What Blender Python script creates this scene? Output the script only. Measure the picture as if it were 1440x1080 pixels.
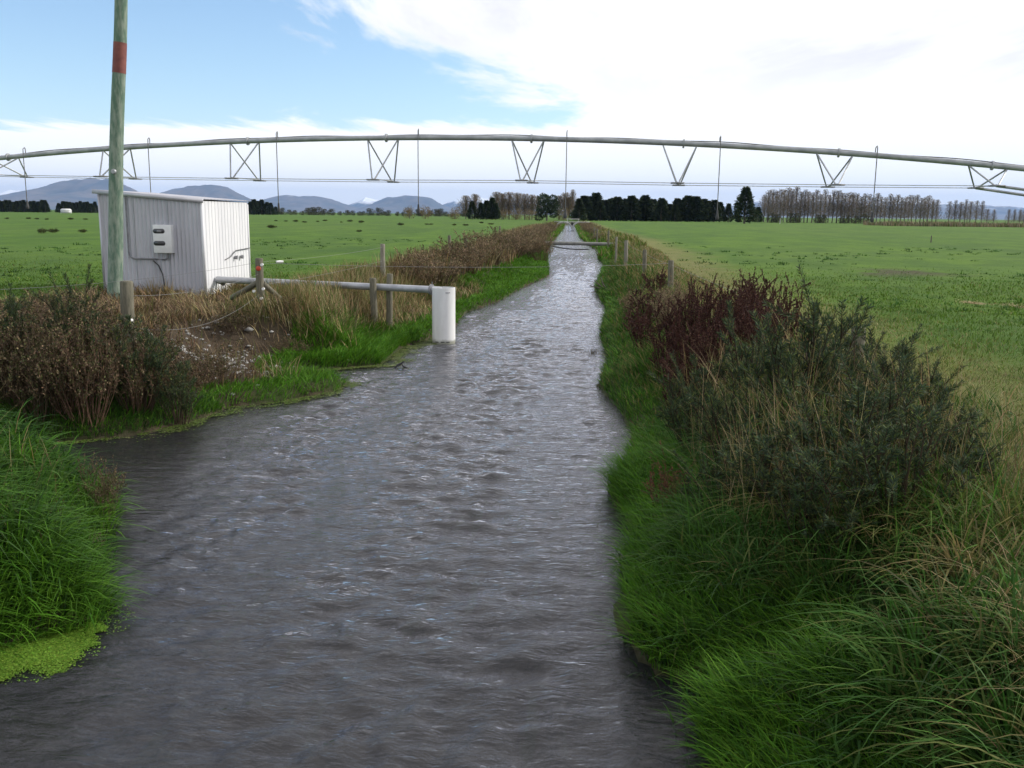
import bpy, math, random
import numpy as np
from mathutils import Vector, Matrix

for o in list(bpy.data.objects):
    bpy.data.objects.remove(o)
S = bpy.context.scene
COL = S.collection
R = math.radians
rng = np.random.default_rng(11)
random.seed(5)

# ------------------------------------------------------------------ camera
F, CAMH = 1300.0, 3.0                      # focal length in pixels of the 1440 px frame, eye height above the water
PSI, PITCH, ROLL = R(3.4), math.atan(238.5 / 1300.0), R(0.6)
fw = np.array([-math.sin(PSI) * math.cos(PITCH), math.cos(PSI) * math.cos(PITCH), -math.sin(PITCH)])
r0 = np.array([math.cos(PSI), math.sin(PSI), 0.0])
u0 = np.cross(r0, fw)
rt = r0 * math.cos(ROLL) + u0 * math.sin(ROLL)
up = u0 * math.cos(ROLL) - r0 * math.sin(ROLL)
CP = np.array([0, 0, CAMH])
cam = bpy.data.cameras.new('camera')
cam.sensor_width = 36.0
cam.lens = F / 1440 * 36.0
cam.clip_start = 0.05
cam.clip_end = 150000
co = bpy.data.objects.new('camera', cam)
COL.objects.link(co)
M4 = Matrix(((rt[0], up[0], -fw[0], 0), (rt[1], up[1], -fw[1], 0), (rt[2], up[2], -fw[2], CAMH), (0, 0, 0, 1)))
co.matrix_world = M4
S.camera = co


def ray(px, py):
    return fw + (px - 720) / F * rt + (540 - py) / F * up


def onz(px, py, z=0.0):
    d = ray(px, py)
    return CP + d * ((z - CAMH) / d[2])


def aty(px, py, Y):
    d = ray(px, py)
    return CP + d * (Y / d[1])


# ------------------------------------------------------------------ sky, sun, exposure
SUN_AZ, SUN_EL = R(68), R(30)
W = bpy.data.worlds.new('World')
S.world = W
W.use_nodes = True
nt = W.node_tree
nt.nodes.clear()


def N(t, typ, **kw):
    n = t.nodes.new(typ)
    for k, v in kw.items():
        if k == 'ins':
            for a, b in v.items():
                n.inputs[a].default_value = b
        else:
            setattr(n, k, v)
    return n


def math_n(t, op, a, b=None, clamp=False):
    n = t.nodes.new('ShaderNodeMath')
    n.operation = op
    n.use_clamp = clamp
    for i, v in enumerate((a, b)):
        if v is None:
            continue
        if isinstance(v, (int, float)):
            n.inputs[i].default_value = v
        else:
            t.links.new(v, n.inputs[i])
    return n.outputs[0]


def sstep(t, v, a, b):
    n = t.nodes.new('ShaderNodeMapRange')
    n.interpolation_type = 'SMOOTHSTEP'
    n.inputs[1].default_value = a
    n.inputs[2].default_value = b
    t.links.new(v, n.inputs[0])
    return n.outputs[0]


def mixc(t, fac, a, b):
    n = t.nodes.new('ShaderNodeMix')
    n.data_type = 'RGBA'
    for i, v in ((0, fac), (6, a), (7, b)):
        if isinstance(v, (int, float)):
            n.inputs[i].default_value = v
        elif isinstance(v, tuple):
            n.inputs[i].default_value = (*v, 1) if len(v) == 3 else v
        else:
            t.links.new(v, n.inputs[i])
    return n.outputs[2]


def noise(t, vec, scale, detail=4, rough=0.5, dist=0.0):
    n = N(t, 'ShaderNodeTexNoise', ins={'Scale': scale, 'Detail': detail, 'Roughness': rough, 'Distortion': dist})
    if vec is not None:
        t.links.new(vec, n.inputs['Vector'])
    return n.outputs['Fac']


sky = N(nt, 'ShaderNodeTexSky', sky_type='NISHITA', sun_disc=False, sun_elevation=SUN_EL, sun_rotation=SUN_AZ,
        air_density=1.0, dust_density=0.05, ozone_density=2.5)
bg_sky = N(nt, 'ShaderNodeBackground', ins={'Strength': 0.15})
nt.links.new(sky.outputs[0], bg_sky.inputs[0])
# a cloud sheet at one height above the plain: the view direction is cast onto that sheet
tc = N(nt, 'ShaderNodeTexCoord')
sep = N(nt, 'ShaderNodeSeparateXYZ')
nt.links.new(tc.outputs['Generated'], sep.inputs[0])
den = math_n(nt, 'ADD', math_n(nt, 'MAXIMUM', sep.outputs[2], 0.0), 0.02)
cu = math_n(nt, 'DIVIDE', sep.outputs[0], den)
cv = math_n(nt, 'DIVIDE', sep.outputs[1], den)
cmb = N(nt, 'ShaderNodeCombineXYZ')
nt.links.new(cu, cmb.inputs[0])
nt.links.new(cv, cmb.inputs[1])
mp = N(nt, 'ShaderNodeMapping')
mp.inputs['Rotation'].default_value = (0, 0, R(-18))
mp.inputs['Scale'].default_value = (1.0, 0.33, 1.0)
nt.links.new(cmb.outputs[0], mp.inputs[0])
n1 = noise(nt, mp.outputs[0], 1.15, 9, 0.62, 0.35)
n2 = noise(nt, mp.outputs[0], 0.5, 3, 0.5)
wv = math_n(nt, 'MULTIPLY', math_n(nt, 'SUBTRACT', n1, 0.5), 2.6)
# sheet edge: clouds lie to the right of a line running away from the viewer, and everywhere far off
lin = math_n(nt, 'SUBTRACT', math_n(nt, 'ADD', cu, 2.34), math_n(nt, 'MULTIPLY', cv, 0.254))
e1 = math_n(nt, 'MULTIPLY', lin, 0.75)
e2 = math_n(nt, 'MULTIPLY', math_n(nt, 'SUBTRACT', cv, 8.6), 0.5)
edge = math_n(nt, 'MAXIMUM', math_n(nt, 'MINIMUM', e1, 1.6), math_n(nt, 'MINIMUM', e2, 1.6))
edge = math_n(nt, 'MAXIMUM', edge, -1.15)
cover = sstep(nt, math_n(nt, 'ADD', edge, wv), -0.12, 0.42)
dens = sstep(nt, math_n(nt, 'ADD', n1, math_n(nt, 'MULTIPLY', n2, 0.8)), 0.72, 1.12)
dens = math_n(nt, 'MULTIPLY', dens, sstep(nt, cv, 9.0, 4.0))
ccol = mixc(nt, dens, (1.05, 1.045, 1.04), (0.72, 0.715, 0.765))
bg_cl = N(nt, 'ShaderNodeBackground', ins={'Strength': 1.0})
nt.links.new(ccol, bg_cl.inputs[0])
mxs = N(nt, 'ShaderNodeMixShader')
nt.links.new(math_n(nt, 'MULTIPLY', cover, 0.97), mxs.inputs[0])
nt.links.new(bg_sky.outputs[0], mxs.inputs[1])
nt.links.new(bg_cl.outputs[0], mxs.inputs[2])
wo = N(nt, 'ShaderNodeOutputWorld')
nt.links.new(mxs.outputs[0], wo.inputs[0])

sl = bpy.data.lights.new('sun', 'SUN')
sl.energy = 3.0
sl.angle = R(4.0)
sl.color = (1.0, 0.95, 0.87)
so = bpy.data.objects.new('sun', sl)
COL.objects.link(so)
so.rotation_euler = Vector((-math.sin(SUN_AZ) * math.cos(SUN_EL), -math.cos(SUN_AZ) * math.cos(SUN_EL), -math.sin(SUN_EL))).to_track_quat('-Z', 'Y').to_euler()
so.location = (20, 10, 30)
S.view_settings.view_transform = 'Standard'
S.view_settings.look = 'None'
S.view_settings.gamma = 1.0
S.view_settings.exposure = 0.32
S.render.engine = 'CYCLES'
S.cycles.use_denoising = True
S.cycles.max_bounces = 6
S.cycles.transparent_max_bounces = 8
S.cycles.volume_bounces = 0


# ------------------------------------------------------------------ helpers
def hash2(ix, iy, seed):
    h = (ix.astype(np.int64) * 374761393 + iy.astype(np.int64) * 668265263 + seed * 974711) & 0x7fffffff
    h = ((h ^ (h >> 13)) * 1274126177) & 0x7fffffff
    h = h ^ (h >> 16)
    return (h & 0xffff) / 65535.0


def vnoise(x, y, seed=0):
    ix, iy = np.floor(x), np.floor(y)
    fx, fy = x - ix, y - iy
    fx = fx * fx * (3 - 2 * fx)
    fy = fy * fy * (3 - 2 * fy)
    a, b = hash2(ix, iy, seed), hash2(ix + 1, iy, seed)
    c, d = hash2(ix, iy + 1, seed), hash2(ix + 1, iy + 1, seed)
    return (a * (1 - fx) + b * fx) * (1 - fy) + (c * (1 - fx) + d * fx) * fy


def fbm(x, y, seed=0, oct=4):
    s, a, t = 0, 0.5, 0
    for i in range(oct):
        s = s + a * vnoise(x * 2 ** i, y * 2 ** i, seed + i * 7)
        t += a
        a *= 0.5
    return s / t


def sm(a, b, v):
    t = np.clip((v - a) / (b - a), 0, 1)
    return t * t * (3 - 2 * t)


def mesh_np(name, V, T, col=None, attrs=None, quads=None):
    me = bpy.data.meshes.new(name)
    V = np.asarray(V, np.float32)
    T = np.asarray(T, np.int32).reshape(-1, 3) if T is not None else np.zeros((0, 3), np.int32)
    Q = np.asarray(quads, np.int32).reshape(-1, 4) if quads is not None else np.zeros((0, 4), np.int32)
    nl = T.size + Q.size
    me.vertices.add(len(V))
    me.vertices.foreach_set('co', V.ravel())
    me.loops.add(nl)
    me.loops.foreach_set('vertex_index', np.concatenate([T.ravel(), Q.ravel()]))
    me.polygons.add(len(T) + len(Q))
    st = np.concatenate([np.arange(len(T)) * 3, T.size + np.arange(len(Q)) * 4]).astype(np.int32)
    me.polygons.foreach_set('loop_start', st)
    if col is not None:
        a = me.attributes.new('Col', 'FLOAT_COLOR', 'POINT')
        c = np.ones((len(V), 4), np.float32)
        c[:, :3] = col
        a.data.foreach_set('color', c.ravel())
    for k, v in (attrs or {}).items():
        a = me.attributes.new(k, 'FLOAT', 'POINT')
        a.data.foreach_set('value', np.asarray(v, np.float32))
    me.update(calc_edges=True)
    me.validate()
    return me


def smooth(me):
    me.polygons.foreach_set('use_smooth', np.ones(len(me.polygons), bool))
    return me


def obj(name, me, mat=None, parent=None, loc=None, rot=None):
    o = bpy.data.objects.new(name, me)
    COL.objects.link(o)
    if mat is not None and me is not None and not me.materials:
        me.materials.append(mat)
    if parent is not None:
        o.parent = parent
    if loc is not None:
        o.location = loc
    if rot is not None:
        o.rotation_euler = rot
    return o


def tag(o, label=None, cat=None, group=None, kind=None):
    if label:
        o['label'] = label
    if cat:
        o['category'] = cat
    if group:
        o['group'] = group
    if kind:
        o['kind'] = kind
    return o


def thing(name, label, cat, loc=(0, 0, 0), group=None, rotz=0.0):
    o = obj(name, None, None, None, loc, (0, 0, rotz))
    return tag(o, label, cat, group)


def tube(pts, rad, n=8, cap=True):
    P = np.asarray(pts, float)
    rad = np.broadcast_to(np.asarray(rad, float), (len(P),))
    tan = np.gradient(P, axis=0)
    tan /= np.linalg.norm(tan, axis=1)[:, None] + 1e-9
    ref = np.array([0, 0, 1.0]) if abs(tan[0][2]) < 0.9 else np.array([1.0, 0, 0])
    a = np.cross(tan, ref)
    a /= np.linalg.norm(a, axis=1)[:, None] + 1e-9
    b = np.cross(tan, a)
    th = np.arange(n) / n * 2 * math.pi
    V = P[:, None] + rad[:, None, None] * (np.cos(th)[None, :, None] * a[:, None] + np.sin(th)[None, :, None] * b[:, None])
    V = V.reshape(-1, 3)
    Q = []
    for i in range(len(P) - 1):
        for j in range(n):
            k = (j + 1) % n
            Q.append((i * n + j, i * n + k, (i + 1) * n + k, (i + 1) * n + j))
    T = []
    if cap:
        m = len(V)
        V = np.vstack([V, P[:1], P[-1:]])
        e = (len(P) - 1) * n
        for j in range(n):
            k = (j + 1) % n
            T.append((m, k, j))
            T.append((m + 1, e + j, e + k))
    return V, T, Q


def join(parts):
    V, T, Q, n = [], [], [], 0
    for p in parts:
        V.append(np.asarray(p[0], float))
        if len(p[1]):
            T.append(np.asarray(p[1]) + n)
        if len(p[2]):
            Q.append(np.asarray(p[2]) + n)
        n += len(p[0])
    return np.vstack(V), np.vstack(T) if T else [], np.vstack(Q) if Q else []


def gm(name, g, sm_=True):
    me = mesh_np(name, g[0], g[1] if len(g[1]) else None, quads=g[2] if len(g[2]) else None)
    if sm_:
        smooth(me)
        me.set_sharp_from_angle(angle=R(40))
    return me


def box(c, s):
    c, s = np.array(c, float), np.array(s, float) / 2
    V = np.array([[x, y, z] for x in (-1, 1) for y in (-1, 1) for z in (-1, 1)]) * s + c
    return V, [], [(0, 1, 3, 2), (4, 6, 7, 5), (0, 4, 5, 1), (2, 3, 7, 6), (0, 2, 6, 4), (1, 5, 7, 3)]


ORD = ['first', 'second', 'third', 'fourth', 'fifth', 'sixth', 'seventh', 'eighth', 'ninth', 'tenth', 'eleventh', 'twelfth', 'thirteenth',
       'fourteenth', 'fifteenth', 'sixteenth', 'seventeenth', 'eighteenth', 'nineteenth', 'twentieth']
TENS = {2: 'twenty', 3: 'thirty', 4: 'forty', 5: 'fifty'}


def ordw(i):
    if i < 20:
        return ORD[i]
    n = i + 1
    t, u = divmod(n, 10)
    return (TENS[t][:-1] + 'ieth') if u == 0 else TENS[t] + '-' + ORD[u - 1]


# ------------------------------------------------------------------ materials
def mat(name):
    m = bpy.data.materials.new(name)
    m.use_nodes = True
    t = m.node_tree
    return m, t, t.nodes['Principled BSDF']


def foliage_mat(name, trans=0.3, rough=0.55, spec=0.25):
    m, t, p = mat(name)
    a = N(t, 'ShaderNodeAttribute', attribute_name='Col')
    t.links.new(a.outputs['Color'], p.inputs['Base Color'])
    p.inputs['Roughness'].default_value = rough
    p.inputs['Specular IOR Level'].default_value = spec
    tr = N(t, 'ShaderNodeBsdfTranslucent')
    t.links.new(a.outputs['Color'], tr.inputs[0])
    mx = N(t, 'ShaderNodeMixShader', ins={0: trans})
    t.links.new(p.outputs[0], mx.inputs[1])
    t.links.new(tr.outputs[0], mx.inputs[2])
    t.links.new(mx.outputs[0], t.nodes['Material Output'].inputs[0])
    return m


M_grass = foliage_mat('grass_blades', 0.32, 0.6, 0.10)
M_dry = foliage_mat('dry_stems', 0.15, 0.7, 0.15)
M_leaf = foliage_mat('tree_foliage', 0.15, 0.7, 0.1)


def simple(name, c1, c2=None, rough=0.6, scale=8.0, metal=0.0, bump=0.0, stretch=None, spec=0.5, bscale=None):
    m, t, p = mat(name)
    p.inputs['Roughness'].default_value = rough
    p.inputs['Metallic'].default_value = metal
    p.inputs['Specular IOR Level'].default_value = spec
    tcn = N(t, 'ShaderNodeTexCoord')
    v = tcn.outputs['Object']
    if stretch:
        mpn = N(t, 'ShaderNodeMapping')
        mpn.inputs['Scale'].default_value = stretch
        t.links.new(v, mpn.inputs[0])
        v = mpn.outputs[0]
    f = noise(t, v, scale, 6, 0.6)
    if c2:
        t.links.new(mixc(t, sstep(t, f, 0.35, 0.65), c1, c2), p.inputs['Base Color'])
    else:
        p.inputs['Base Color'].default_value = (*c1, 1)
    if bump:
        b = N(t, 'ShaderNodeBump', ins={'Strength': bump, 'Distance': 0.02})
        t.links.new(noise(t, v, bscale or scale * 3, 5, 0.6), b.inputs['Height'])
        t.links.new(b.outputs[0], p.inputs['Normal'])
    return m


M_wood = simple('weathered_post', (0.095, 0.09, 0.06), (0.17, 0.155, 0.11), 0.85, 6, bump=0.5, stretch=(6, 6, 0.8))
M_woodlight = simple('pale_grey_post', (0.17, 0.16, 0.12), (0.26, 0.24, 0.19), 0.85, 6, bump=0.5, stretch=(6, 6, 0.8))
M_galv = simple('galvanised_steel', (0.30, 0.31, 0.33), (0.42, 0.43, 0.45), 0.5, 3, metal=0.35, bump=0.05)
M_iron = simple('irrigator_steel', (0.26, 0.275, 0.285), (0.36, 0.37, 0.38), 0.55, 2.5, metal=0.35)
M_hose = simple('black_hose', (0.03, 0.03, 0.032), (0.05, 0.05, 0.05), 0.6)
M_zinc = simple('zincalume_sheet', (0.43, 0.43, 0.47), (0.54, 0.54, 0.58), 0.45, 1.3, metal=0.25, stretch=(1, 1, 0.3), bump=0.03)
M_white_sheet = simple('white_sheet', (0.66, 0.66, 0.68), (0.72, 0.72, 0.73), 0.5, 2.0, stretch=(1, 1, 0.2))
M_whitepaint = simple('white_enamel', (0.70, 0.70, 0.70), (0.76, 0.76, 0.76), 0.5, 5)
M_tank = simple('white_plastic_pipe', (0.66, 0.66, 0.65), (0.77, 0.77, 0.76), 0.5, 4, bump=0.04, stretch=(1, 1, 0.25))
_t = M_tank.node_tree
_p = _t.nodes['Principled BSDF']
_src = _p.inputs['Base Color'].links[0].from_socket
_tc = N(_t, 'ShaderNodeTexCoord')
_sx = N(_t, 'ShaderNodeSeparateXYZ')
_t.links.new(_tc.outputs['Object'], _sx.inputs[0])
_hz = math_n(_t, 'ADD', _sx.outputs[2], math_n(_t, 'MULTIPLY', noise(_t, _tc.outputs['Object'], 9.0, 5, 0.7), -0.16))
_t.links.new(mixc(_t, math_n(_t, 'MULTIPLY', sstep(_t, _hz, 0.04, -0.06), 0.8), _src, (0.16, 0.17, 0.10)), _p.inputs['Base Color'])
M_dark = simple('dark_void', (0.015, 0.015, 0.015), None, 0.5)
M_glass, _t, _p = mat('meter_glass')
_p.inputs['Base Color'].default_value = (0.05, 0.05, 0.055, 1)
_p.inputs['Roughness'].default_value = 0.12
M_grime = simple('grey_fitting', (0.16, 0.16, 0.17), (0.24, 0.24, 0.25), 0.5, 9)
M_pole = simple('treated_green_pole', (0.095, 0.165, 0.115), (0.24, 0.29, 0.23), 0.85, 4, bump=0.7, stretch=(3, 3, 0.8))
M_band = simple('faded_red_band', (0.16, 0.045, 0.04), (0.22, 0.07, 0.055), 0.7, 6)
M_wire = simple('fence_wire', (0.2, 0.2, 0.2), None, 0.5, metal=0.3)
M_cable = simple('grey_cable', (0.13, 0.13, 0.13), None, 0.6)
M_ins = simple('white_insulator', (0.75, 0.75, 0.73), None, 0.4)
M_orange = simple('orange_tag', (0.55, 0.07, 0.03), (0.45, 0.05, 0.02), 0.6, 20)
M_stone = simple('pale_pebble', (0.22, 0.215, 0.20), (0.40, 0.39, 0.37), 0.85, 5)
M_concrete = simple('pale_concrete', (0.33, 0.33, 0.32), (0.42, 0.42, 0.41), 0.85, 1)
M_bark = simple('grey_bark', (0.10, 0.085, 0.07), (0.16, 0.14, 0.12), 0.9, 1)
M_barn = simple('barn_white', (0.55, 0.56, 0.57), None, 0.6)

# ------------------------------------------------------------------ terrain: a plain with the stream cut into it
FIELD = 0.9
Lp = [(-4.2, -60), (-4.2, 3.0), (-4.45, 4.8), (-4.25, 5.35), (-3.85, 5.8), (-3.4, 6.15), (-3.72, 6.79), (-4.04, 7.37), (-4.36, 8.28), (-4.84, 9.1),
      (-5.63, 9.8), (-6.7, 10.4), (-9.5, 10.7), (-9.5, 11.1), (-7.06, 11.2), (-6.23, 11.55), (-5.73, 11.95), (-5.3, 12.92), (-5.2, 13.8), (-4.55, 14.25),
      (-3.9, 15.3), (-3.87, 15.98), (-4.81, 16.5), (-5.0, 17.22), (-3.7, 18.1), (-3.75, 20.47), (-3.35, 21.98), (-3.0, 24.3), (-3.15, 28.28),
      (-2.44, 31.95), (-1.9, 38.4), (-0.95, 46.4), (-1.25, 57.1), (-1.9, 83), (-1.6, 144), (-1.2, 204), (-1.2, 330)]
Rp = [(1.1, -60), (1.0, 3.0), (0.85, 4.7), (0.8, 4.92), (0.84, 5.18), (1.06, 5.45), (0.84, 5.62), (0.62, 5.75), (0.45, 6.27), (0.38, 6.66), (0.54, 7.5), (0.67, 8.65),
      (0.5, 9.59), (0.51, 10.18), (0.7, 10.58), (0.87, 11.74), (0.94, 12.79), (0.81, 14.45), (0.55, 16.28), (0.86, 19.28), (0.82, 23.2), (1.23, 29.6),
      (1.08, 38.2), (2.15, 57), (2.03, 66.6), (2.7, 78), (2.2, 86), (1.4, 124), (1.4, 204), (1.4, 330)]
POLY = np.array(Lp + Rp[::-1])


def sdist(x, y):
    d2 = np.full(x.shape, 1e18)
    ins = np.zeros(x.shape, bool)
    for (ax, ay), (bx, by) in zip(POLY, np.roll(POLY, -1, 0)):
        ex, ey = bx - ax, by - ay
        t = np.clip(((x - ax) * ex + (y - ay) * ey) / (ex * ex + ey * ey), 0, 1)
        d2 = np.minimum(d2, (x - ax - t * ex) ** 2 + (y - ay - t * ey) ** 2)
        if ey != 0:
            c = ((ay > y) != (by > y)) & (x < ex * (y - ay) / ey + ax)
            ins ^= c
    d = np.sqrt(d2)
    return np.where(ins, -d, d)


def axis(a, b, st, lo, hi, g):
    v = list(np.arange(a, b + st / 2, st))
    s, q = st, v[-1]
    while q < hi:
        s *= g
        q += s
        v.append(q)
    s, q = st, v[0]
    while q > lo:
        s *= g
        q -= s
        v.insert(0, q)
    return np.array(v)


GX = axis(-13, 8, 0.12, -42000, 42000, 1.11)
GY = axis(1, 40, 0.15, -3000, 42000, 1.07)
XX, YY = np.meshgrid(GX, GY)
SD = sdist(XX, YY)
left = XX < -0.5
wob = fbm(XX * 1.3, YY * 1.3, 3) - 0.5
wob2 = fbm(XX * 0.35 + 9, YY * 0.35, 8) - 0.5
shelf = np.where(left, 0.25 + 0.9 * sm(12.5, 14, YY) * (1 - sm(17.3, 19, YY)) + 0.75 * sm(19, 24, YY), 0.12 + 0.35 * sm(8.5, 11, YY))
shelf = np.where(left & (YY < 10), 0.0, shelf)
bw = np.where(left, np.where(YY < 10, 1.3, np.where(YY < 14, 1.25, 1.7)), 1.5)
q = SD + wob * 0.25
ZZ = 0.03 + 0.14 * sm(0.0, 0.22, SD) + (FIELD - 0.17) * sm(shelf, shelf + bw, np.maximum(q, 0) * sm(0, 0.3, SD))
ZZ = ZZ + (wob * 0.10 + wob2 * 0.16) * sm(0.2, 1.2, SD) * np.exp(-np.maximum(SD - 6, 0) / 60)
bed = -0.05 - 0.38 * sm(0.0, 0.9, -SD) - 0.06 * fbm(XX * 2, YY * 2, 5)
inl = sm(-4.0, -4.8, XX) * sm(8, 9, YY) * (1 - sm(18, 18.5, YY))
bed = bed * (1 - 0.55 * inl)
ZZ = np.where(SD > 0, ZZ, bed)
RR = np.hypot(XX, YY)


def gint(A, x, y):
    i = np.clip(np.searchsorted(GX, x) - 1, 0, len(GX) - 2)
    j = np.clip(np.searchsorted(GY, y) - 1, 0, len(GY) - 2)
    a = (x - GX[i]) / (GX[i + 1] - GX[i])
    b = (y - GY[j]) / (GY[j + 1] - GY[j])
    return (A[j, i] * (1 - a) + A[j, i + 1] * a) * (1 - b) + (A[j + 1, i] * (1 - a) + A[j + 1, i + 1] * a) * b


def gz(x, y):
    return gint(ZZ, np.asarray(x, float), np.asarray(y, float))


def gz1(x, y):
    return float(gz(np.array([x]), np.array([y]))[0])


bare = np.exp(-(((XX + 6.2) / 1.5) ** 2 + ((YY - 16.6) / 2.1) ** 2)) * (SD > 0.3)
bankm = 1 - sm(2.2, 3.6, SD + wob * 1.2)
YARD = lambda x, y: sm(-12.6, -11.4, x) * (1 - sm(-5.5, -4.8, x)) * sm(11.5, 12.5, y) * (1 - sm(22.4, 23.6, y + 1.2 * (fbm(x, y, 14) - 0.5)))
bankm = np.maximum(bankm, YARD(XX, YY))
verge = (XX > 0) * sm(1.5, 2.2, SD) * (1 - sm(3.8, 6.8, SD + 2.0 * (fbm(XX * 0.5, YY * 0.5, 33) - 0.5)))
scuff = np.exp(-((XX - 13) / 7.0) ** 2 - ((YY - 36 - 0.15 * XX) / 4.0) ** 2) * sm(0.42, 0.62, fbm(XX * 0.6, YY * 0.45, 44, 4))
bare = np.maximum(bare, 0.5 * scuff)
ny, nx = XX.shape
idx = np.arange(nx * ny).reshape(ny, nx)
Q = np.stack([idx[:-1, :-1], idx[:-1, 1:], idx[1:, 1:], idx[1:, :-1]], -1).reshape(-1, 4)
me = mesh_np('ground', np.stack([XX, YY, ZZ], -1).reshape(-1, 3), None, quads=Q,
             attrs={'bank': bankm.ravel(), 'bare': bare.ravel(), 'verge': verge.ravel(), 'bedm': sm(0.05, -0.06, SD).ravel()})
smooth(me)
M_ground, t, p = mat('paddock_and_banks')
tcn = N(t, 'ShaderNodeTexCoord')
ov = tcn.outputs['Object']
mpn = N(t, 'ShaderNodeMapping')
mpn.inputs['Scale'].default_value = (1, 0.55, 1)
t.links.new(ov, mpn.inputs[0])
mpf = N(t, 'ShaderNodeMapping')
mpf.inputs['Scale'].default_value = (0.35, 0.05, 1)
t.links.new(ov, mpf.inputs[0])
farn = noise(t, mpf.outputs[0], 0.6, 6, 0.65)
big = noise(t, mpn.outputs[0], 0.035, 5, 0.6)
midn = noise(t, mpn.outputs[0], 0.35, 6, 0.65)
fin = noise(t, ov, 3.0, 6, 0.7)
g1 = mixc(t, sstep(t, midn, 0.3, 0.7), (0.048, 0.106, 0.010), (0.086, 0.160, 0.013))
g1 = mixc(t, math_n(t, 'MULTIPLY', sstep(t, big, 0.45, 0.75), 0.5), g1, (0.10, 0.15, 0.03))
g1 = mixc(t, math_n(t, 'MULTIPLY', sstep(t, fin, 0.55, 0.75), 0.55), g1, (0.028, 0.062, 0.012))
g1 = mixc(t, math_n(t, 'MULTIPLY', sstep(t, farn, 0.45, 0.62), 0.45), g1, (0.038, 0.085, 0.014))
scr = sstep(t, noise(t, mpn.outputs[0], 0.16, 7, 0.75), 0.64, 0.74)
g1 = mixc(t, math_n(t, 'MULTIPLY', scr, 0.6), g1, (0.085, 0.075, 0.035))
g1 = mixc(t, math_n(t, 'MULTIPLY', sstep(t, noise(t, mpn.outputs[0], 0.9, 6, 0.7), 0.52, 0.66), 0.5), g1, (0.034, 0.078, 0.012))
soil = mixc(t, sstep(t, fin, 0.35, 0.7), (0.030, 0.024, 0.015), (0.075, 0.058, 0.033))
soil = mixc(t, sstep(t, midn, 0.45, 0.6), soil, (0.035, 0.055, 0.014))
baresoil = mixc(t, fin, (0.030, 0.022, 0.015), (0.10, 0.076, 0.052))
bedc = mixc(t, sstep(t, noise(t, ov, 5.0, 6, 0.65), 0.35, 0.65), (0.035, 0.03, 0.018), (0.12, 0.10, 0.065))
mps = N(t, 'ShaderNodeMapping')
mps.inputs['Scale'].default_value = (3.5, 0.6, 1)
t.links.new(ov, mps.inputs[0])
weed = sstep(t, noise(t, mps.outputs[0], 1.1, 5, 0.6), 0.54, 0.66)
bedc = mixc(t, math_n(t, 'MULTIPLY', weed, 0.6), bedc, (0.09, 0.13, 0.06))
ab, aB, ad = (N(t, 'ShaderNodeAttribute', attribute_name=k).outputs['Fac'] for k in ('bank', 'bare', 'bedm'))
g1 = mixc(t, math_n(t, 'MULTIPLY', N(t, 'ShaderNodeAttribute', attribute_name='verge').outputs['Fac'], 0.75), g1, mixc(t, sstep(t, fin, 0.35, 0.65), (0.13, 0.135, 0.035), (0.20, 0.17, 0.07)))
c = mixc(t, ab, g1, soil)
c = mixc(t, sstep(t, aB, 0.25, 0.6), c, baresoil)
c = mixc(t, ad, c, bedc)
t.links.new(c, p.inputs['Base Color'])
p.inputs['Roughness'].default_value = 0.9
p.inputs['Specular IOR Level'].default_value = 0.15
b = N(t, 'ShaderNodeBump', ins={'Strength': 0.9, 'Distance': 0.08})
t.links.new(noise(t, ov, 5.0, 8, 0.75), b.inputs['Height'])
t.links.new(b.outputs[0], p.inputs['Normal'])
tag(obj('ground', me, M_ground), 'flat green paddocks with the earth banks of the stream', kind='structure')

# ------------------------------------------------------------------ water
wx = np.arange(-9.6, 3.4, 0.065)
wy = list(np.arange(-8, 3, 0.25))
q = 3.0
while q < 330:
    wy.append(q)
    q += 0.045 if q < 22 else 0.045 + (q - 22) * 0.012
wy = np.array(wy)
WX, WY = np.meshgrid(wx, wy)
wrng = np.random.default_rng(4)
wpx = WX + 0.5 * (fbm(WX * 0.5, WY * 0.5, 21) - 0.5) + 0.16 * (fbm(WX * 2.2, WY * 2.2, 22) - 0.5)
wpy = WY + 0.7 * (fbm(WX * 0.5 + 40, WY * 0.5, 23) - 0.5) + 0.2 * (fbm(WX * 2.0 + 9, WY * 2.0, 24) - 0.5)
wh = np.zeros_like(WX)
for i in range(90):
    lam = 0.13 * (0.7 / 0.13) ** (wrng.random() ** 1.5)
    ang = wrng.normal(0, R(58)) + (R(25) if i % 3 == 0 else 0)
    k = 2 * math.pi / lam
    ph = wrng.random() * 6.28
    wh += 0.0031 * lam ** 0.8 * np.sin(k * (wpx * math.sin(ang) + wpy * math.cos(ang)) + ph)
wh += 0.030 * (fbm(WX * 1.6, WY * 3.0, 31, 4) - 0.5) + 0.016 * (fbm(WX * 5, WY * 8, 35, 2) - 0.5)
mod = 0.48 + 1.05 * sm(0.25, 0.75, fbm(WX * 1.3 + 0.5 * fbm(WX, WY, 48, 2), WY * 0.22, 41, 4)) * (0.6 + 0.8 * fbm(WX * 0.5, WY * 0.5, 46, 2))
calm = np.clip(sm(-4.9, -3.7, WX) + (WY < 8.0) * sm(-4.2, -3.2, WX) + sm(18, 19, WY), 0.08, 1) * sm(0.0, 0.7, -sdist(WX, WY) + 0.12)
wh = wh * mod * (0.1 + 0.9 * calm) * np.exp(-np.maximum(WY - 60, 0) / 90)
ny, nx = WX.shape
idx = np.arange(nx * ny).reshape(ny, nx)
Q = np.stack([idx[:-1, :-1], idx[:-1, 1:], idx[1:, 1:], idx[1:, :-1]], -1).reshape(-1, 4)
me = smooth(mesh_np('stream_water', np.stack([WX, WY, wh], -1).reshape(-1, 3), None, quads=Q))
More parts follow.
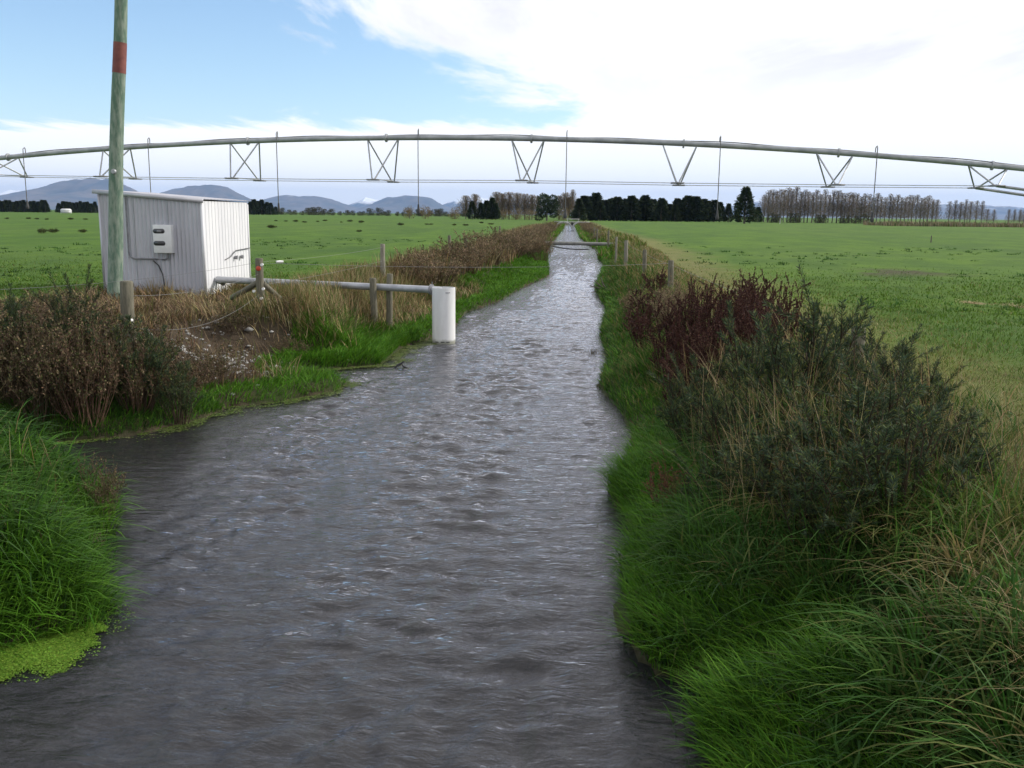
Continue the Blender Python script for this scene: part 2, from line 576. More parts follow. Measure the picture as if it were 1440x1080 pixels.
M_water, t, p = mat('running_water')
tcn = N(t, 'ShaderNodeTexCoord')
mpn = N(t, 'ShaderNodeMapping')
mpn.inputs['Scale'].default_value = (0.8, 2.0, 1)
t.links.new(tcn.outputs['Object'], mpn.inputs[0])
b = N(t, 'ShaderNodeBump', ins={'Strength': 0.45, 'Distance': 0.03})
t.links.new(math_n(t, 'ADD', noise(t, mpn.outputs[0], 9.0, 5, 0.6, 0.6), math_n(t, 'MULTIPLY', noise(t, mpn.outputs[0], 2.0, 4, 0.6, 0.8), 2.0)), b.inputs['Height'])
fr = N(t, 'ShaderNodeFresnel', ins={'IOR': 1.34})
t.links.new(b.outputs[0], fr.inputs['Normal'])
gl = N(t, 'ShaderNodeBsdfGlossy', ins={'Roughness': 0.03, 'Color': (0.95, 0.95, 1, 1)})
t.links.new(b.outputs[0], gl.inputs['Normal'])
df = N(t, 'ShaderNodeBsdfDiffuse', ins={'Color': (0.044, 0.046, 0.052, 1)})
tp = N(t, 'ShaderNodeBsdfTransparent', ins={'Color': (0.62, 0.60, 0.55, 1)})
m1 = N(t, 'ShaderNodeMixShader', ins={0: 0.62})
t.links.new(df.outputs[0], m1.inputs[1])
t.links.new(tp.outputs[0], m1.inputs[2])
m2 = N(t, 'ShaderNodeMixShader')
t.links.new(fr.outputs[0], m2.inputs[0])
t.links.new(m1.outputs[0], m2.inputs[1])
t.links.new(gl.outputs[0], m2.inputs[2])
t.links.new(m2.outputs[0], t.nodes['Material Output'].inputs[0])
tag(obj('stream_water', me, M_water), 'rippled grey water of the stream', kind='structure')

# ------------------------------------------------------------------ mountains far beyond the plain
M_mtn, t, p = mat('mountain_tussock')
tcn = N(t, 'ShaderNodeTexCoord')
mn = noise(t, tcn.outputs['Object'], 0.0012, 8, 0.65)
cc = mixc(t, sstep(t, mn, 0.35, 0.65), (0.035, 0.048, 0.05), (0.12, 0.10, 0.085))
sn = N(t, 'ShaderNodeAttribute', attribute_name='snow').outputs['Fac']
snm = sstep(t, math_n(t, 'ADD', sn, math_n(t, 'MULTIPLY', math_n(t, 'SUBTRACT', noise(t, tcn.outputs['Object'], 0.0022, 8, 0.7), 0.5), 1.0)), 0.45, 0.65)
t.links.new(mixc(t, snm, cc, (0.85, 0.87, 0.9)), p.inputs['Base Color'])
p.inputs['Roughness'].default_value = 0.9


def mountain(sky_px, D, half, snow, seed, label):
    sx = np.array([a for a, _ in sky_px], float)
    pts = np.array([aty(a, b_, D) for a, b_ in sky_px])
    n = 260
    X = np.linspace(pts[0, 0], pts[-1, 0], n)
    Hh = np.interp(X, pts[:, 0], pts[:, 2])
    Hh = Hh * (1 + 0.34 * (fbm(X / 900.0, X * 0 + seed, seed, 5) - 0.5)) + (fbm(X / 260.0, X * 0 + seed, seed + 2, 4) - 0.5) * 0.10 * Hh.max() * sm(0, 0.3, Hh / Hh.max())
    Hh = np.maximum(Hh, 0)
    v = np.linspace(-1, 1, 61)
    VX, VV = np.meshgrid(X, v)
    prof = np.clip(1 - np.abs(VV), 0, 1) ** 1.15
    rid = 1 - np.abs(2 * fbm(VX / 1500.0, VV * half / 2600.0, seed + 3, 5) - 1)
    Z = Hh[None] * prof * (1 - 0.55 * (1 - rid) * sm(0.0, 0.35, np.abs(VV)) * 1.6) - 8
    Y = D + VV * half
    ny, nx = VX.shape
    ii = np.arange(nx * ny).reshape(ny, nx)
    Q = np.stack([ii[:-1, :-1], ii[:-1, 1:], ii[1:, 1:], ii[1:, :-1]], -1).reshape(-1, 4)
    sv = np.clip((Z / max(Hh.max(), 1) - 1 + snow), -1, 1)
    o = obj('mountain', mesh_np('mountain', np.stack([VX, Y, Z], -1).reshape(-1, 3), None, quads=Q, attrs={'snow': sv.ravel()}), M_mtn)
    tag(o, label, kind='structure')


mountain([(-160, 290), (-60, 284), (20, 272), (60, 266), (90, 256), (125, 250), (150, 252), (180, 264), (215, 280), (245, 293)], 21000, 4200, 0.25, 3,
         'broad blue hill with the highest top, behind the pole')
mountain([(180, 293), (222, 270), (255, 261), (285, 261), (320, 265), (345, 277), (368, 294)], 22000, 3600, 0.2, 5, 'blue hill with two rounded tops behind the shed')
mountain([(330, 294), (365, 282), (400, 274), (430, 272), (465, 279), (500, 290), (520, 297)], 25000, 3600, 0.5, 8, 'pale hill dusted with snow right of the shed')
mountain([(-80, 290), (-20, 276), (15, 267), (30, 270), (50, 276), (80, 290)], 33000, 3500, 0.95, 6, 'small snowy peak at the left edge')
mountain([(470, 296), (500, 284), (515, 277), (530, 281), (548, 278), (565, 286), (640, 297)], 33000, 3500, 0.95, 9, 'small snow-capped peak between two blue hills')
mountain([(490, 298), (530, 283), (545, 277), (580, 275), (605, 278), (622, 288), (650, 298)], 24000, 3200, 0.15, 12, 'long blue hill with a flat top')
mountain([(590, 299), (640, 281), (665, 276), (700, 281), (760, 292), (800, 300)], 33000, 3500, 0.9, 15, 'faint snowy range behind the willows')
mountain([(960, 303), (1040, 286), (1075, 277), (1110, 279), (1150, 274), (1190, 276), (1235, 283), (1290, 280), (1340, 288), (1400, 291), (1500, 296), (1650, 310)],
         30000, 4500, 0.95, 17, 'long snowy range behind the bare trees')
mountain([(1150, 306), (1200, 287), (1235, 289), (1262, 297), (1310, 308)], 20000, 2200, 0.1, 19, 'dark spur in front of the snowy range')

# ------------------------------------------------------------------ vegetation generators
GREEN = dict(bright=[(0.075, 0.19, 0.014), (0.10, 0.22, 0.02), (0.055, 0.15, 0.014)],
             deep=[(0.028, 0.085, 0.014), (0.045, 0.115, 0.018), (0.06, 0.135, 0.025), (0.035, 0.07, 0.02)],
             tall=[(0.035, 0.105, 0.014), (0.055, 0.14, 0.018), (0.08, 0.15, 0.025), (0.05, 0.10, 0.015), (0.15, 0.145, 0.045), (0.24, 0.18, 0.075)],
             dry=[(0.30, 0.22, 0.11), (0.22, 0.155, 0.075), (0.36, 0.285, 0.155), (0.15, 0.12, 0.05), (0.11, 0.125, 0.035)],
             brown=[(0.10, 0.065, 0.04), (0.15, 0.095, 0.055), (0.075, 0.05, 0.032), (0.21, 0.145, 0.08)],
             field=[(0.062, 0.128, 0.012), (0.082, 0.152, 0.014), (0.10, 0.165, 0.02), (0.048, 0.098, 0.010)],
             rough=[(0.13, 0.15, 0.035), (0.16, 0.15, 0.05), (0.24, 0.20, 0.09), (0.07, 0.12, 0.02)])


def pick(pal, n, jit=0.22, r=rng):
    P = np.array(pal)
    c = P[r.integers(0, len(P), n)]
    return np.clip(c * (1 + r.normal(0, jit, (n, 1))) * (1 + r.normal(0, 0.06, (n, 3))), 0.005, 0.9)


def ribbons(P, h, w, head, lean, k=4, col=None, droop=0.5, r=rng):
    n = len(P)
    t = np.linspace(0, 1, k + 1)
    hx, hy = np.cos(head), np.sin(head)
    ho = (lean[:, None] * (0.25 * t + 0.75 * t ** 2)[None]) * h[:, None]
    ve = h[:, None] * (t[None] - (droop * np.minimum(lean, 1.3))[:, None] * (t ** 2.4)[None] * 0.6)
    tw = head + math.pi / 2 + r.normal(0, 0.5, n)
    sx, sy = np.cos(tw), np.sin(tw)
    cx = P[:, 0, None] + hx[:, None] * ho
    cy = P[:, 1, None] + hy[:, None] * ho
    cz = P[:, 2, None] + ve
    ww = 0.5 * w[:, None] * (np.clip(0.55 + 1.2 * t, 0, 1) * (1 - t ** 2.2))[None]
    A = np.stack([cx - sx[:, None] * ww, cy - sy[:, None] * ww, cz], -1)[:, :k]
    B = np.stack([cx + sx[:, None] * ww, cy + sy[:, None] * ww, cz], -1)[:, :k]
    tip = np.stack([cx, cy, cz], -1)[:, k:]
    V = np.concatenate([A, B, tip], 1)
    m = 2 * k + 1
    f = []
    for i in range(k - 1):
        f += [(i, k + i, k + i + 1), (i, k + i + 1, i + 1)]
    f.append((k - 1, 2 * k - 1, 2 * k))
    f = np.array(f)
    T = (f[None] + (np.arange(n) * m)[:, None, None]).reshape(-1, 3)
    C = np.repeat(col, m, 0) if col is not None else None
    return V.reshape(-1, 3), T, C


def merge(L):
    V, T, C, n = [], [], [], 0
    for v, t_, c_ in L:
        V.append(v)
        T.append(t_ + n)
        C.append(c_)
        n += len(v)
    return np.vstack(V), np.vstack(T), np.vstack(C)


def scatter(n, x0, x1, y0, y1, dens, logy=True):
    ox, oy = [], []
    tot = 0
    for _ in range(60):
        m = max(n, 20000)
        y = np.exp(rng.uniform(math.log(y0), math.log(y1), m)) if logy else rng.uniform(y0, y1, m)
        x = rng.uniform(x0, x1, m)
        keep = rng.random(m) < dens(x, y)
        ox.append(x[keep])
        oy.append(y[keep])
        tot += keep.sum()
        if tot >= n:
            break
    x, y = np.concatenate(ox)[:n], np.concatenate(oy)[:n]
    return x, y, gint(ZZ, x, y), gint(SD, x, y)


def grass(n, x0, x1, y0, y1, dens, pal, h, w, lean, k=4, logy=True, clump=0.5, toward=0.0, pal2=None, p2=None, hmod=None, cs=1.6, maxw=0.02, droop=0.5):
    x, y, z, sd = scatter(n, x0, x1, y0, y1, dens, logy)
    m = len(x)
    cl = fbm(x * cs, y * cs, 50, 3)
    hh = rng.uniform(h[0], h[1], m) * (1 - clump + 2 * clump * cl)
    if hmod is not None:
        hh = hh * hmod(x, y, sd)
    d = np.hypot(x, y)
    ww = np.minimum(rng.uniform(w[0], w[1], m) * np.maximum(1, d / 9.0), maxw)
    head = vnoise(x * 1.1, y * 1.1, 77) * 12.0 + rng.normal(0, 0.9, m)
    if toward:
        to = np.where(x < -0.9, 0.0, math.pi)
        head = np.where(rng.random(m) < toward, to + rng.normal(0, 0.75, m), head)
    c = pick(pal, m)
    if pal2 is not None:
        c2 = pick(pal2, m)
        s = rng.random(m) < p2(x, y, sd)
        c = np.where(s[:, None], c2, c)
    c = c * (0.8 + 0.4 * fbm(x * 0.9, y * 0.9, 90, 3))[:, None]
    P = np.stack([x, y, z - 0.015], -1)
    return ribbons(P, hh, ww, head, rng.uniform(lean[0], lean[1], m), k, c, droop)


def tufts(nt_, nb, x0, x1, y0, y1, dens, pals, h, w, spread=0.05, k=5, toward=0.5, lean=(0.25, 1.25), hmod=None, palw=None, maxw=0.03, logy=True, minw=1.0):
    """clumps of blades that spring from one crown and arch outwards"""
    x, y, z, sd = scatter(nt_, x0, x1, y0, y1, dens, logy)
    m = len(x)
    th = rng.uniform(h[0], h[1], m) * (0.4 + 1.2 * fbm(x * 1.1, y * 1.1, 150, 2))
    if hmod is not None:
        th = th * hmod(x, y, sd)
    wgt = palw(x, y, sd) if palw is not None else np.zeros(m)
    pi_ = (rng.random(m) < wgt).astype(int)
    ca = np.where(pi_[:, None] == 0, pick(pals[0], m, 0.3), pick(pals[-1], m, 0.3))
    n = m * nb
    T_ = np.repeat(np.arange(m), nb)
    ox, oy = rng.normal(0, spread, n), rng.normal(0, spread, n)
    head = np.arctan2(oy, ox) + rng.normal(0, 0.75, n)
    to = np.where(x[T_] < -0.9, 0.0, math.pi) + (vnoise(x[T_] * 0.8, y[T_] * 0.8, 7) - 0.5) * 2.0
    head = np.where(rng.random(n) < toward, to + rng.normal(0, 0.8, n), head)
    P = np.stack([x[T_] + ox, y[T_] + oy, z[T_] - 0.02], -1)
    P[:, 2] = np.minimum(P[:, 2], gint(ZZ, P[:, 0], P[:, 1]) + 0.0)
    hh = th[T_] * rng.uniform(0.5, 1.1, n)
    d = np.hypot(x, y)[T_]
    ww = np.minimum(rng.uniform(w[0], w[1], n) * np.maximum(1, d / 9.0), maxw)
    own = np.where((rng.random(n) < 0.25 + 0.5 * wgt[T_] * 0.6)[:, None], pick(pals[-1], n, 0.2), pick(pals[0], n, 0.2))
    c = np.clip(0.65 * ca[T_] + 0.35 * own, 0.004, 0.9)
    return ribbons(P, hh, ww, head, rng.uniform(lean[0], lean[1], n), k, c, 1.15)


def stuff(name, geo, m, label, cat):
    o = obj(name, mesh_np(name, geo[0], geo[1], geo[2]), m)
    return tag(o, label, cat, kind='stuff')


out = lambda x, y: gint(SD, x, y)
# left bank, nearest mound
gL = [tufts(1150, 34, -7.5, -2.7, 2.6, 10.6, lambda x, y: (out(x, y) > 0.0) & (x < -2), (GREEN['deep'], GREEN['bright']), (0.32, 0.66), (0.012, 0.025), 0.07, toward=0.28,
            hmod=lambda x, y, s: 0.6 + 0.4 * sm(0, 0.6, s), palw=lambda x, y, s: 0.35 + 0.5 * (s < 0.35)),
      grass(14000, -6.5, -2.6, 3.6, 10.6, lambda x, y: (out(x, y) > -0.05) & (x < -2), GREEN['bright'], (0.14, 0.34), (0.007, 0.012), (0.5, 1.25), 4, toward=0.7,
            pal2=GREEN['deep'], p2=lambda x, y, s: 0.5),
      grass(1100, -8.5, -2.9, 2.6, 10.6, lambda x, y: (out(x, y) > 0.3) & (x < -2), GREEN['dry'], (0.35, 0.7), (0.004, 0.008), (0.3, 1.0), 5)]
gL.append(tufts(150, 26, -4.9, -3.1, 5.2, 6.8, lambda x, y: (out(x, y) > -0.02) & (out(x, y) < 0.55), (GREEN['bright'], GREEN['deep']), (0.24, 0.42), (0.009, 0.016), 0.06, k=4, toward=0.45))
stuff('bank_grass', merge(gL), M_grass, 'lush arching green grass on the near left bank', 'grass')
# right bank, foreground tall grass
near = lambda x, y: (out(x, y) > 0.02) & (x > 0)
topf = lambda x, y, s: sm(0.7, 1.9, s + 1.1 * (fbm(x * 0.9, y * 0.9, 61, 3) - 0.5))
hR = lambda x, y, s: (1 - 0.35 * sm(5.6, 6.3, y) * sm(0.7, 1.0, s)) * (0.45 + 0.55 * sm(0.2, 1.3, s)) * (1 - 0.45 * sm(7.0, 9.0, y)) * (1 - 0.82 * sm(2.6, 3.5, s + 0.9 * sm(5.6, 7.2, y) + 1.0 * (fbm(x, y, 62) - 0.5)))
gR = [tufts(1350, 36, 0.6, 5.2, 2.0, 11.5, lambda x, y: near(x, y) * (1 - 0.8 * sm(2.8, 4.2, out(x, y))), (GREEN['deep'], GREEN['tall']), (0.34, 0.72), (0.011, 0.024), 0.08,
            toward=0.1, hmod=hR, palw=topf),
      grass(9000, 0.6, 5.0, 2.0, 11.5, lambda x, y: near(x, y), GREEN['deep'], (0.12, 0.32), (0.007, 0.012), (0.3, 1.1), 4, toward=0.3),
      grass(11000, 0.5, 2.3, 3.5, 11.5, lambda x, y: near(x, y) & (out(x, y) < 0.8), GREEN['bright'], (0.16, 0.36), (0.007, 0.013), (0.5, 1.3), 4, toward=0.7),
      grass(3600, 1.4, 6.0, 2.0, 11.5, lambda x, y: near(x, y) * sm(0.8, 1.7, out(x, y)) * (1 - 0.95 * sm(2.2, 3.0, out(x, y) - 0.8 * (y < 6.5))), GREEN['dry'], (0.35, 0.8), (0.004, 0.008), (0.3, 1.4), 5, clump=0.6, droop=1.0)]
gR.append(grass(1500, 1.2, 3.6, 6.4, 12.5, lambda x, y: near(x, y) * sm(0.5, 1.0, out(x, y)), GREEN['dry'], (0.6, 1.15), (0.004, 0.007), (0.1, 0.8), 5, clump=0.5))
gR.append(tufts(300, 22, 1.0, 3.4, 5.8, 12.0, lambda x, y: near(x, y) * sm(0.3, 0.8, out(x, y)), (GREEN['deep'], GREEN['tall']), (0.5, 0.9), (0.007, 0.012), 0.08, palw=topf))
stuff('tall_grass', merge(gR), M_grass, 'tall arching green and straw grass on the near right bank', 'grass')
# right bank further along
gM = [grass(30000, 0.4, 6.0, 10.5, 60, lambda x, y: near(x, y) * (out(x, y) < 3.4), GREEN['tall'], (0.22, 0.5), (0.006, 0.011), (0.3, 1.0), 4, toward=0.4, maxw=0.028,
            pal2=GREEN['dry'], p2=lambda x, y, s: sm(0.8, 2.6, s) * 0.55, hmod=lambda x, y, s: (0.45 + 0.55 * sm(0.2, 1.0, s)) * (1 - 0.6 * sm(2.2, 3.4, s))),
      grass(17000, 0.3, 4.5, 8.5, 75, lambda x, y: near(x, y) * (out(x, y) < 1.0), GREEN['bright'], (0.12, 0.26), (0.007, 0.012), (0.5, 1.2), 3, toward=0.7, maxw=0.04,
            pal2=GREEN['deep'], p2=lambda x, y, s: 0.5),
      grass(9000, 0.8, 6.0, 60, 260, lambda x, y: near(x, y) * (out(x, y) < 3.0), GREEN['rough'], (0.3, 0.7), (0.01, 0.02), (0.2, 0.8), 3, maxw=0.14,
            pal2=GREEN['bright'], p2=lambda x, y, s: 0.7 * (s < 1.0))]
stuff('verge_grass', merge(gM), M_grass, 'mixed green and dry grass along the right bank towards the log', 'grass')
# left bank from the inlet to far off
lb = lambda x, y: (out(x, y) > 0.02) & (x < 0)
gK = [grass(34000, -7.0, -0.5, 13, 90, lambda x, y: lb(x, y) * (out(x, y) < 0.9 + 1.1 * sm(20, 26, y)), GREEN['bright'], (0.10, 0.22), (0.007, 0.012), (0.4, 1.1), 3, toward=0.6, maxw=0.045),
      grass(7000, -9.5, -5.0, 10.8, 13.6, lambda x, y: lb(x, y) * (out(x, y) < 0.7), GREEN['bright'], (0.10, 0.24), (0.006, 0.010), (0.4, 1.1), 3, toward=0.2,
            pal2=GREEN['deep'], p2=lambda x, y, s: 0.6),
      grass(9000, -5.6, -3.4, 17.4, 22, lambda x, y: lb(x, y) * (out(x, y) < 1.8), GREEN['bright'], (0.14, 0.3), (0.007, 0.012), (0.4, 1.1), 4, toward=0.5),
      grass(8000, -4.5, -0.5, 90, 260, lambda x, y: lb(x, y) * (out(x, y) < 3.0), GREEN['rough'], (0.3, 0.7), (0.01, 0.02), (0.2, 0.8), 3, maxw=0.14,
            pal2=GREEN['bright'], p2=lambda x, y, s: 0.7 * (s < 1.2))]
stuff('waterside_grass', merge(gK), M_grass, 'bright short grass on the low left edge of the stream', 'grass')
gD = [grass(9000, -12.4, -6, 14, 23.6, lambda x, y: YARD(x, y) * (1 - sm(0.25, 0.7, 1.15 * np.exp(-(((x + 6.3) / 1.4) ** 2 + ((y - 16.8) / 2.2) ** 2)))), GREEN['brown'], (0.12, 0.4), (0.005, 0.009), (0.3, 1.2), 4,
            pal2=GREEN['dry'], p2=lambda x, y, s: 0.5, clump=0.8, maxw=0.02),
      tufts(30, 36, -8.95, -8.3, 22.7, 26.2, lambda x, y: x * 0 + 1.0, (GREEN['dry'], GREEN['rough']), (0.25, 0.5), (0.004, 0.008), 0.08, k=4, toward=0.0, lean=(0.1, 0.8)),
      tufts(16, 40, -11.6, -9.1, 22.3, 22.8, lambda x, y: x * 0 + 1.0, (GREEN['dry'], GREEN['dry']), (0.2, 0.5), (0.004, 0.007), 0.06, k=4, toward=0.0, lean=(0.1, 0.6)),
      grass(26000, -12, -2.5, 10.8, 34, lambda x, y: lb(x, y) * sm(0.5, 1.3, out(x, y)) * (x > -11.5) * (1 - sm(3.4, 4.6, out(x, y)) * (y > 18)) * (1 - 0.86 * sm(0.25, 0.7, 1.15 * np.exp(-(((x + 6.2) / 1.4) ** 2 + ((y - 16.6) / 2.0) ** 2)))),
            GREEN['brown'], (0.18, 0.45), (0.005, 0.010), (0.2, 1.0), 4, maxw=0.02, pal2=GREEN['dry'], p2=lambda x, y, s: np.where((y > 18) & (x > -7.5), 0.75, 0.35), clump=0.7),
      grass(12000, -7.0, -3.6, 18.4, 30, lambda x, y: lb(x, y) * sm(1.1, 1.9, out(x, y)), GREEN['dry'], (0.35, 0.75), (0.004, 0.008), (0.15, 0.7), 4, maxw=0.016, clump=0.5,
            pal2=GREEN['tall'], p2=lambda x, y, s: 0.25),
      grass(16000, -6.0, -1.5, 28, 150, lambda x, y: lb(x, y) * sm(1.7, 2.4, out(x, y)) * (1 - sm(3.4, 4.4, out(x, y))), GREEN['dry'], (0.45, 0.95), (0.006, 0.010), (0.1, 0.6), 4, maxw=0.05,
            pal2=GREEN['brown'], p2=lambda x, y, s: 0.3, clump=0.5)]
stuff('dry_grass', merge(gD), M_dry, 'brown and straw coloured dead grass along the left bank', 'dry grass')
# paddock pasture, real blades as far as they can be told apart
fd = lambda x, y: (rng.random(len(x)) > YARD(x, y)) & (out(x, y) > 2.2) & (np.abs(x) < 0.75 * y + 3)
gF = [grass(110000, -30, 36, 6.5, 46, lambda x, y: fd(x, y) * sm(2.2, 3.4, out(x, y)) * (1 - sm(14, 45, y)) ** 1.3, GREEN['field'], (0.045, 0.12), (0.005, 0.009), (0.3, 1.3), 2, clump=0.75, maxw=0.03,
            pal2=GREEN['rough'], p2=lambda x, y, s: (1 - sm(4.0, 7.5, s)) * 0.85 * (x > 0) + 0.06, cs=0.9),
      grass(14000, 2.4, 9.5, 6.0, 20, lambda x, y: (out(x, y) > 2.0) * (1 - sm(4.0, 6.5, out(x, y) + 1.5 * (fbm(x, y, 71) - 0.5))), GREEN['rough'], (0.05, 0.14), (0.003, 0.006), (0.5, 1.6), 3, clump=0.7)]
gF.append(tufts(900, 14, -30, 34, 9, 75, lambda x, y: fd(x, y) * sm(3.5, 5, out(x, y)) * (fbm(x * 0.12, y * 0.2, 81, 3) > 0.5), (GREEN['deep'], GREEN['field']), (0.10, 0.2), (0.008, 0.012), 0.1, k=3, toward=0.0, maxw=0.05))
stuff('pasture_grass', merge(gF), M_grass, 'short green pasture grass on both sides of the stream', 'grass')


# bushes: stems that carry small leaves, spines or seeds
def bush(H, Rad, nst, nleaf, leaf, lw, pal, spal, seed, up=1.0, bent=0.35, spike=0.0, stem_w=0.008, subs=2):
    r = np.random.default_rng(seed)
    st, lv = [], []
    paths = []
    for i in range(nst):
        a = r.uniform(0, 6.283)
        rr = Rad * math.sqrt(r.random())
        hh = H * r.uniform(0.55, 1.0) * (1 - 0.35 * (rr / Rad) ** 2)
        base = np.array([math.cos(a) * rr * 0.35, math.sin(a) * rr * 0.35, 0.0])
        tip = np.array([math.cos(a) * rr, math.sin(a) * rr, hh])
        ctrl = (base + tip) / 2 + np.array([r.normal(0, bent * 0.2), r.normal(0, bent * 0.2), hh * 0.12 * up])
        tt = np.linspace(0, 1, 6)[:, None]
        pth = (1 - tt) ** 2 * base + 2 * tt * (1 - tt) * ctrl + tt ** 2 * tip
        paths.append((pth, 1.0))
        for s in range(subs):
            q0 = pth[r.integers(2, 5)]
            dv = np.array([r.normal(0, 1), r.normal(0, 1), r.uniform(0.6, 1.6) * up])
            dv /= np.linalg.norm(dv)
            L = hh * r.uniform(0.2, 0.42)
            paths.append((np.array([q0, q0 + dv * L * 0.5 + np.array([0, 0, 0.03 * L]), q0 + dv * L]), 0.6))
    for pth, s in paths:
        st.append(tube(pth, np.linspace(stem_w * s, stem_w * 0.3 * s, len(pth)), 3, False))
    Vs, Ts, Qs = join(st)
    nl = nleaf
    pi = r.integers(0, len(paths), nl)
    tt = r.uniform(0.15, 1.0, nl) ** 0.7
    C = np.zeros((nl, 3))
    D = np.zeros((nl, 3))
    for j in range(nl):
        pth = paths[pi[j]][0]
        u = tt[j] * (len(pth) - 1)
        k = min(int(u), len(pth) - 2)
        C[j] = pth[k] + (pth[k + 1] - pth[k]) * (u - k)
        D[j] = pth[k + 1] - pth[k]
    D /= np.linalg.norm(D, axis=1)[:, None] + 1e-9
    rv = r.normal(0, 1, (nl, 3))
    rv -= (rv * D).sum(1)[:, None] * D
    rv /= np.linalg.norm(rv, axis=1)[:, None] + 1e-9
    dirv = rv * 1.0 + D * (0.55 + spike)
    dirv /= np.linalg.norm(dirv, axis=1)[:, None]
    sv = np.cross(dirv, r.normal(0, 1, (nl, 3)))
    sv /= np.linalg.norm(sv, axis=1)[:, None] + 1e-9
    ll = leaf * r.uniform(0.6, 1.3, nl)[:, None]
    w2 = lw * r.uniform(0.6, 1.2, nl)[:, None] * 0.5
    V = np.stack([C, C + dirv * ll * 0.5 + sv * w2, C + dirv * ll, C + dirv * ll * 0.5 - sv * w2], 1).reshape(-1, 3)
    i4 = np.arange(nl)[:, None] * 4
    T = np.concatenate([np.stack([i4[:, 0], i4[:, 0] + 1, i4[:, 0] + 2], -1), np.stack([i4[:, 0], i4[:, 0] + 2, i4[:, 0] + 3], -1)])
    ms = mesh_np('stems', Vs, Ts if len(Ts) else None, np.tile(pick(spal, 1, r=r), (len(Vs), 1)), quads=Qs)
    ml = mesh_np('foliage', V, T, np.repeat(pick(pal, nl, 0.25, r), 4, 0))
    return ms, ml


G_pal = [(0.036, 0.060, 0.030), (0.050, 0.078, 0.038), (0.066, 0.092, 0.040), (0.042, 0.066, 0.042), (0.056, 0.084, 0.040), (0.12, 0.145, 0.035)]
B_pal = [(0.095, 0.068, 0.042), (0.13, 0.09, 0.055), (0.065, 0.05, 0.032), (0.20, 0.145, 0.085), (0.075, 0.08, 0.03), (0.09, 0.10, 0.035)]
D_pal = [(0.060, 0.026, 0.022), (0.085, 0.036, 0.028), (0.045, 0.022, 0.020), (0.12, 0.065, 0.045)]
T_pal = [(0.23, 0.165, 0.10), (0.30, 0.215, 0.135), (0.15, 0.11, 0.065), (0.11, 0.11, 0.045)]
BR_spal = [(0.06, 0.04, 0.028)]
variants = {
    'gorse': [bush(1.0, 0.42, 30, 8500, 0.045, 0.0065, G_pal, BR_spal, s, 1.7, 0.2, 0.6) for s in (1, 2, 3)],
    'dry': [bush(1.0, 0.65, 46, 3800, 0.035, 0.018, B_pal, [(0.10, 0.07, 0.045)], s, 0.9, 0.6, 0.1, 0.006, 3) for s in (11, 12, 13)],
    'dock': [bush(1.0, 0.30, 20, 5200, 0.019, 0.016, D_pal, [(0.055, 0.022, 0.016)], s, 1.8, 0.12, 0.3, 0.006, 3) for s in (21, 22, 23)],
    'red': [bush(1.0, 0.5, 40, 3800, 0.03, 0.014, [(0.17, 0.075, 0.045), (0.21, 0.10, 0.06), (0.13, 0.06, 0.04)], [(0.13, 0.06, 0.04)], 35, 1.2, 0.4, 0.3, 0.005, 3)] * 3,
    'tan': [bush(1.0, 0.7, 50, 3600, 0.05, 0.016, T_pal, [(0.13, 0.09, 0.055)], s, 0.9, 0.6, 0.2, 0.007, 3) for s in (31, 32, 33)],
}
cnt = {}


def place_bush(name, kind, x, y, h, rad, label, cat, group=None, dz=-0.03):
    i = cnt[kind] = cnt.get(kind, -1) + 1
    ms, ml = variants[kind][i % 3]
    o = thing(name, label, cat, (x, y, gz1(x, y) + dz), group, random.uniform(0, 6.28))
    base = {'gorse': 0.42, 'dry': 0.65, 'dock': 0.30, 'tan': 0.7, 'red': 0.5}[kind]
    o.scale = (rad / base, rad / base, h)
    obj('stems', ms, M_dry, o)
    obj('foliage', ml, M_dry, o)
    return o


# gorse on the right bank
for (x, y, h, rd, lab) in [
    (1.62, 8.3, 1.15, 0.55, 'dark spiny gorse bush nearest the water on the right bank'),
    (2.2, 8.6, 1.45, 0.62, 'tallest dark gorse bush in the middle of the right bank clump'),
    (2.95, 9.6, 1.2, 0.6, 'dark gorse bush beside the short post at the edge of the right paddock'),
    (2.1, 10.3, 1.3, 0.6, 'dark gorse bush between the red dock stalks and the tall gorse'),
    (2.2, 7.2, 1.0, 0.62, 'spreading gorse bush low in front of the right bank clump'),
    (1.7, 7.0, 0.8, 0.5, 'low gorse bush sprawling down towards the water in front of the clump'),
    (2.75, 7.9, 1.05, 0.5, 'gorse bush at the paddock side of the clump, tangled with straw grass'),
    (1.75, 6.35, 0.8, 0.5, 'lowest gorse bush of the clump, closest to the camera above the bright grass'),
    (2.35, 6.4, 0.95, 0.55, 'near gorse bush of the clump rising out of the tall foreground grass'),
    (2.85, 7.0, 0.85, 0.45, 'gorse bush at the near paddock corner of the clump'),
    (1.35, 7.7, 0.75, 0.42, 'narrow gorse bush on the water side of the clump beside the reddish weed'),
    (3.2, 7.6, 0.66, 0.32, 'small gorse sprig standing alone in the straw grass on the right'),
    (1.45, 10.0, 1.2, 0.5, 'slender gorse bush low on the bank below the red dock'),
    (3.3, 9.0, 0.95, 0.5, 'gorse bush with a side branch reaching over the right paddock')]:
    place_bush('gorse_bush', 'gorse', x, y, h, rd, lab, 'bush', 'gorse bushes on the right bank')
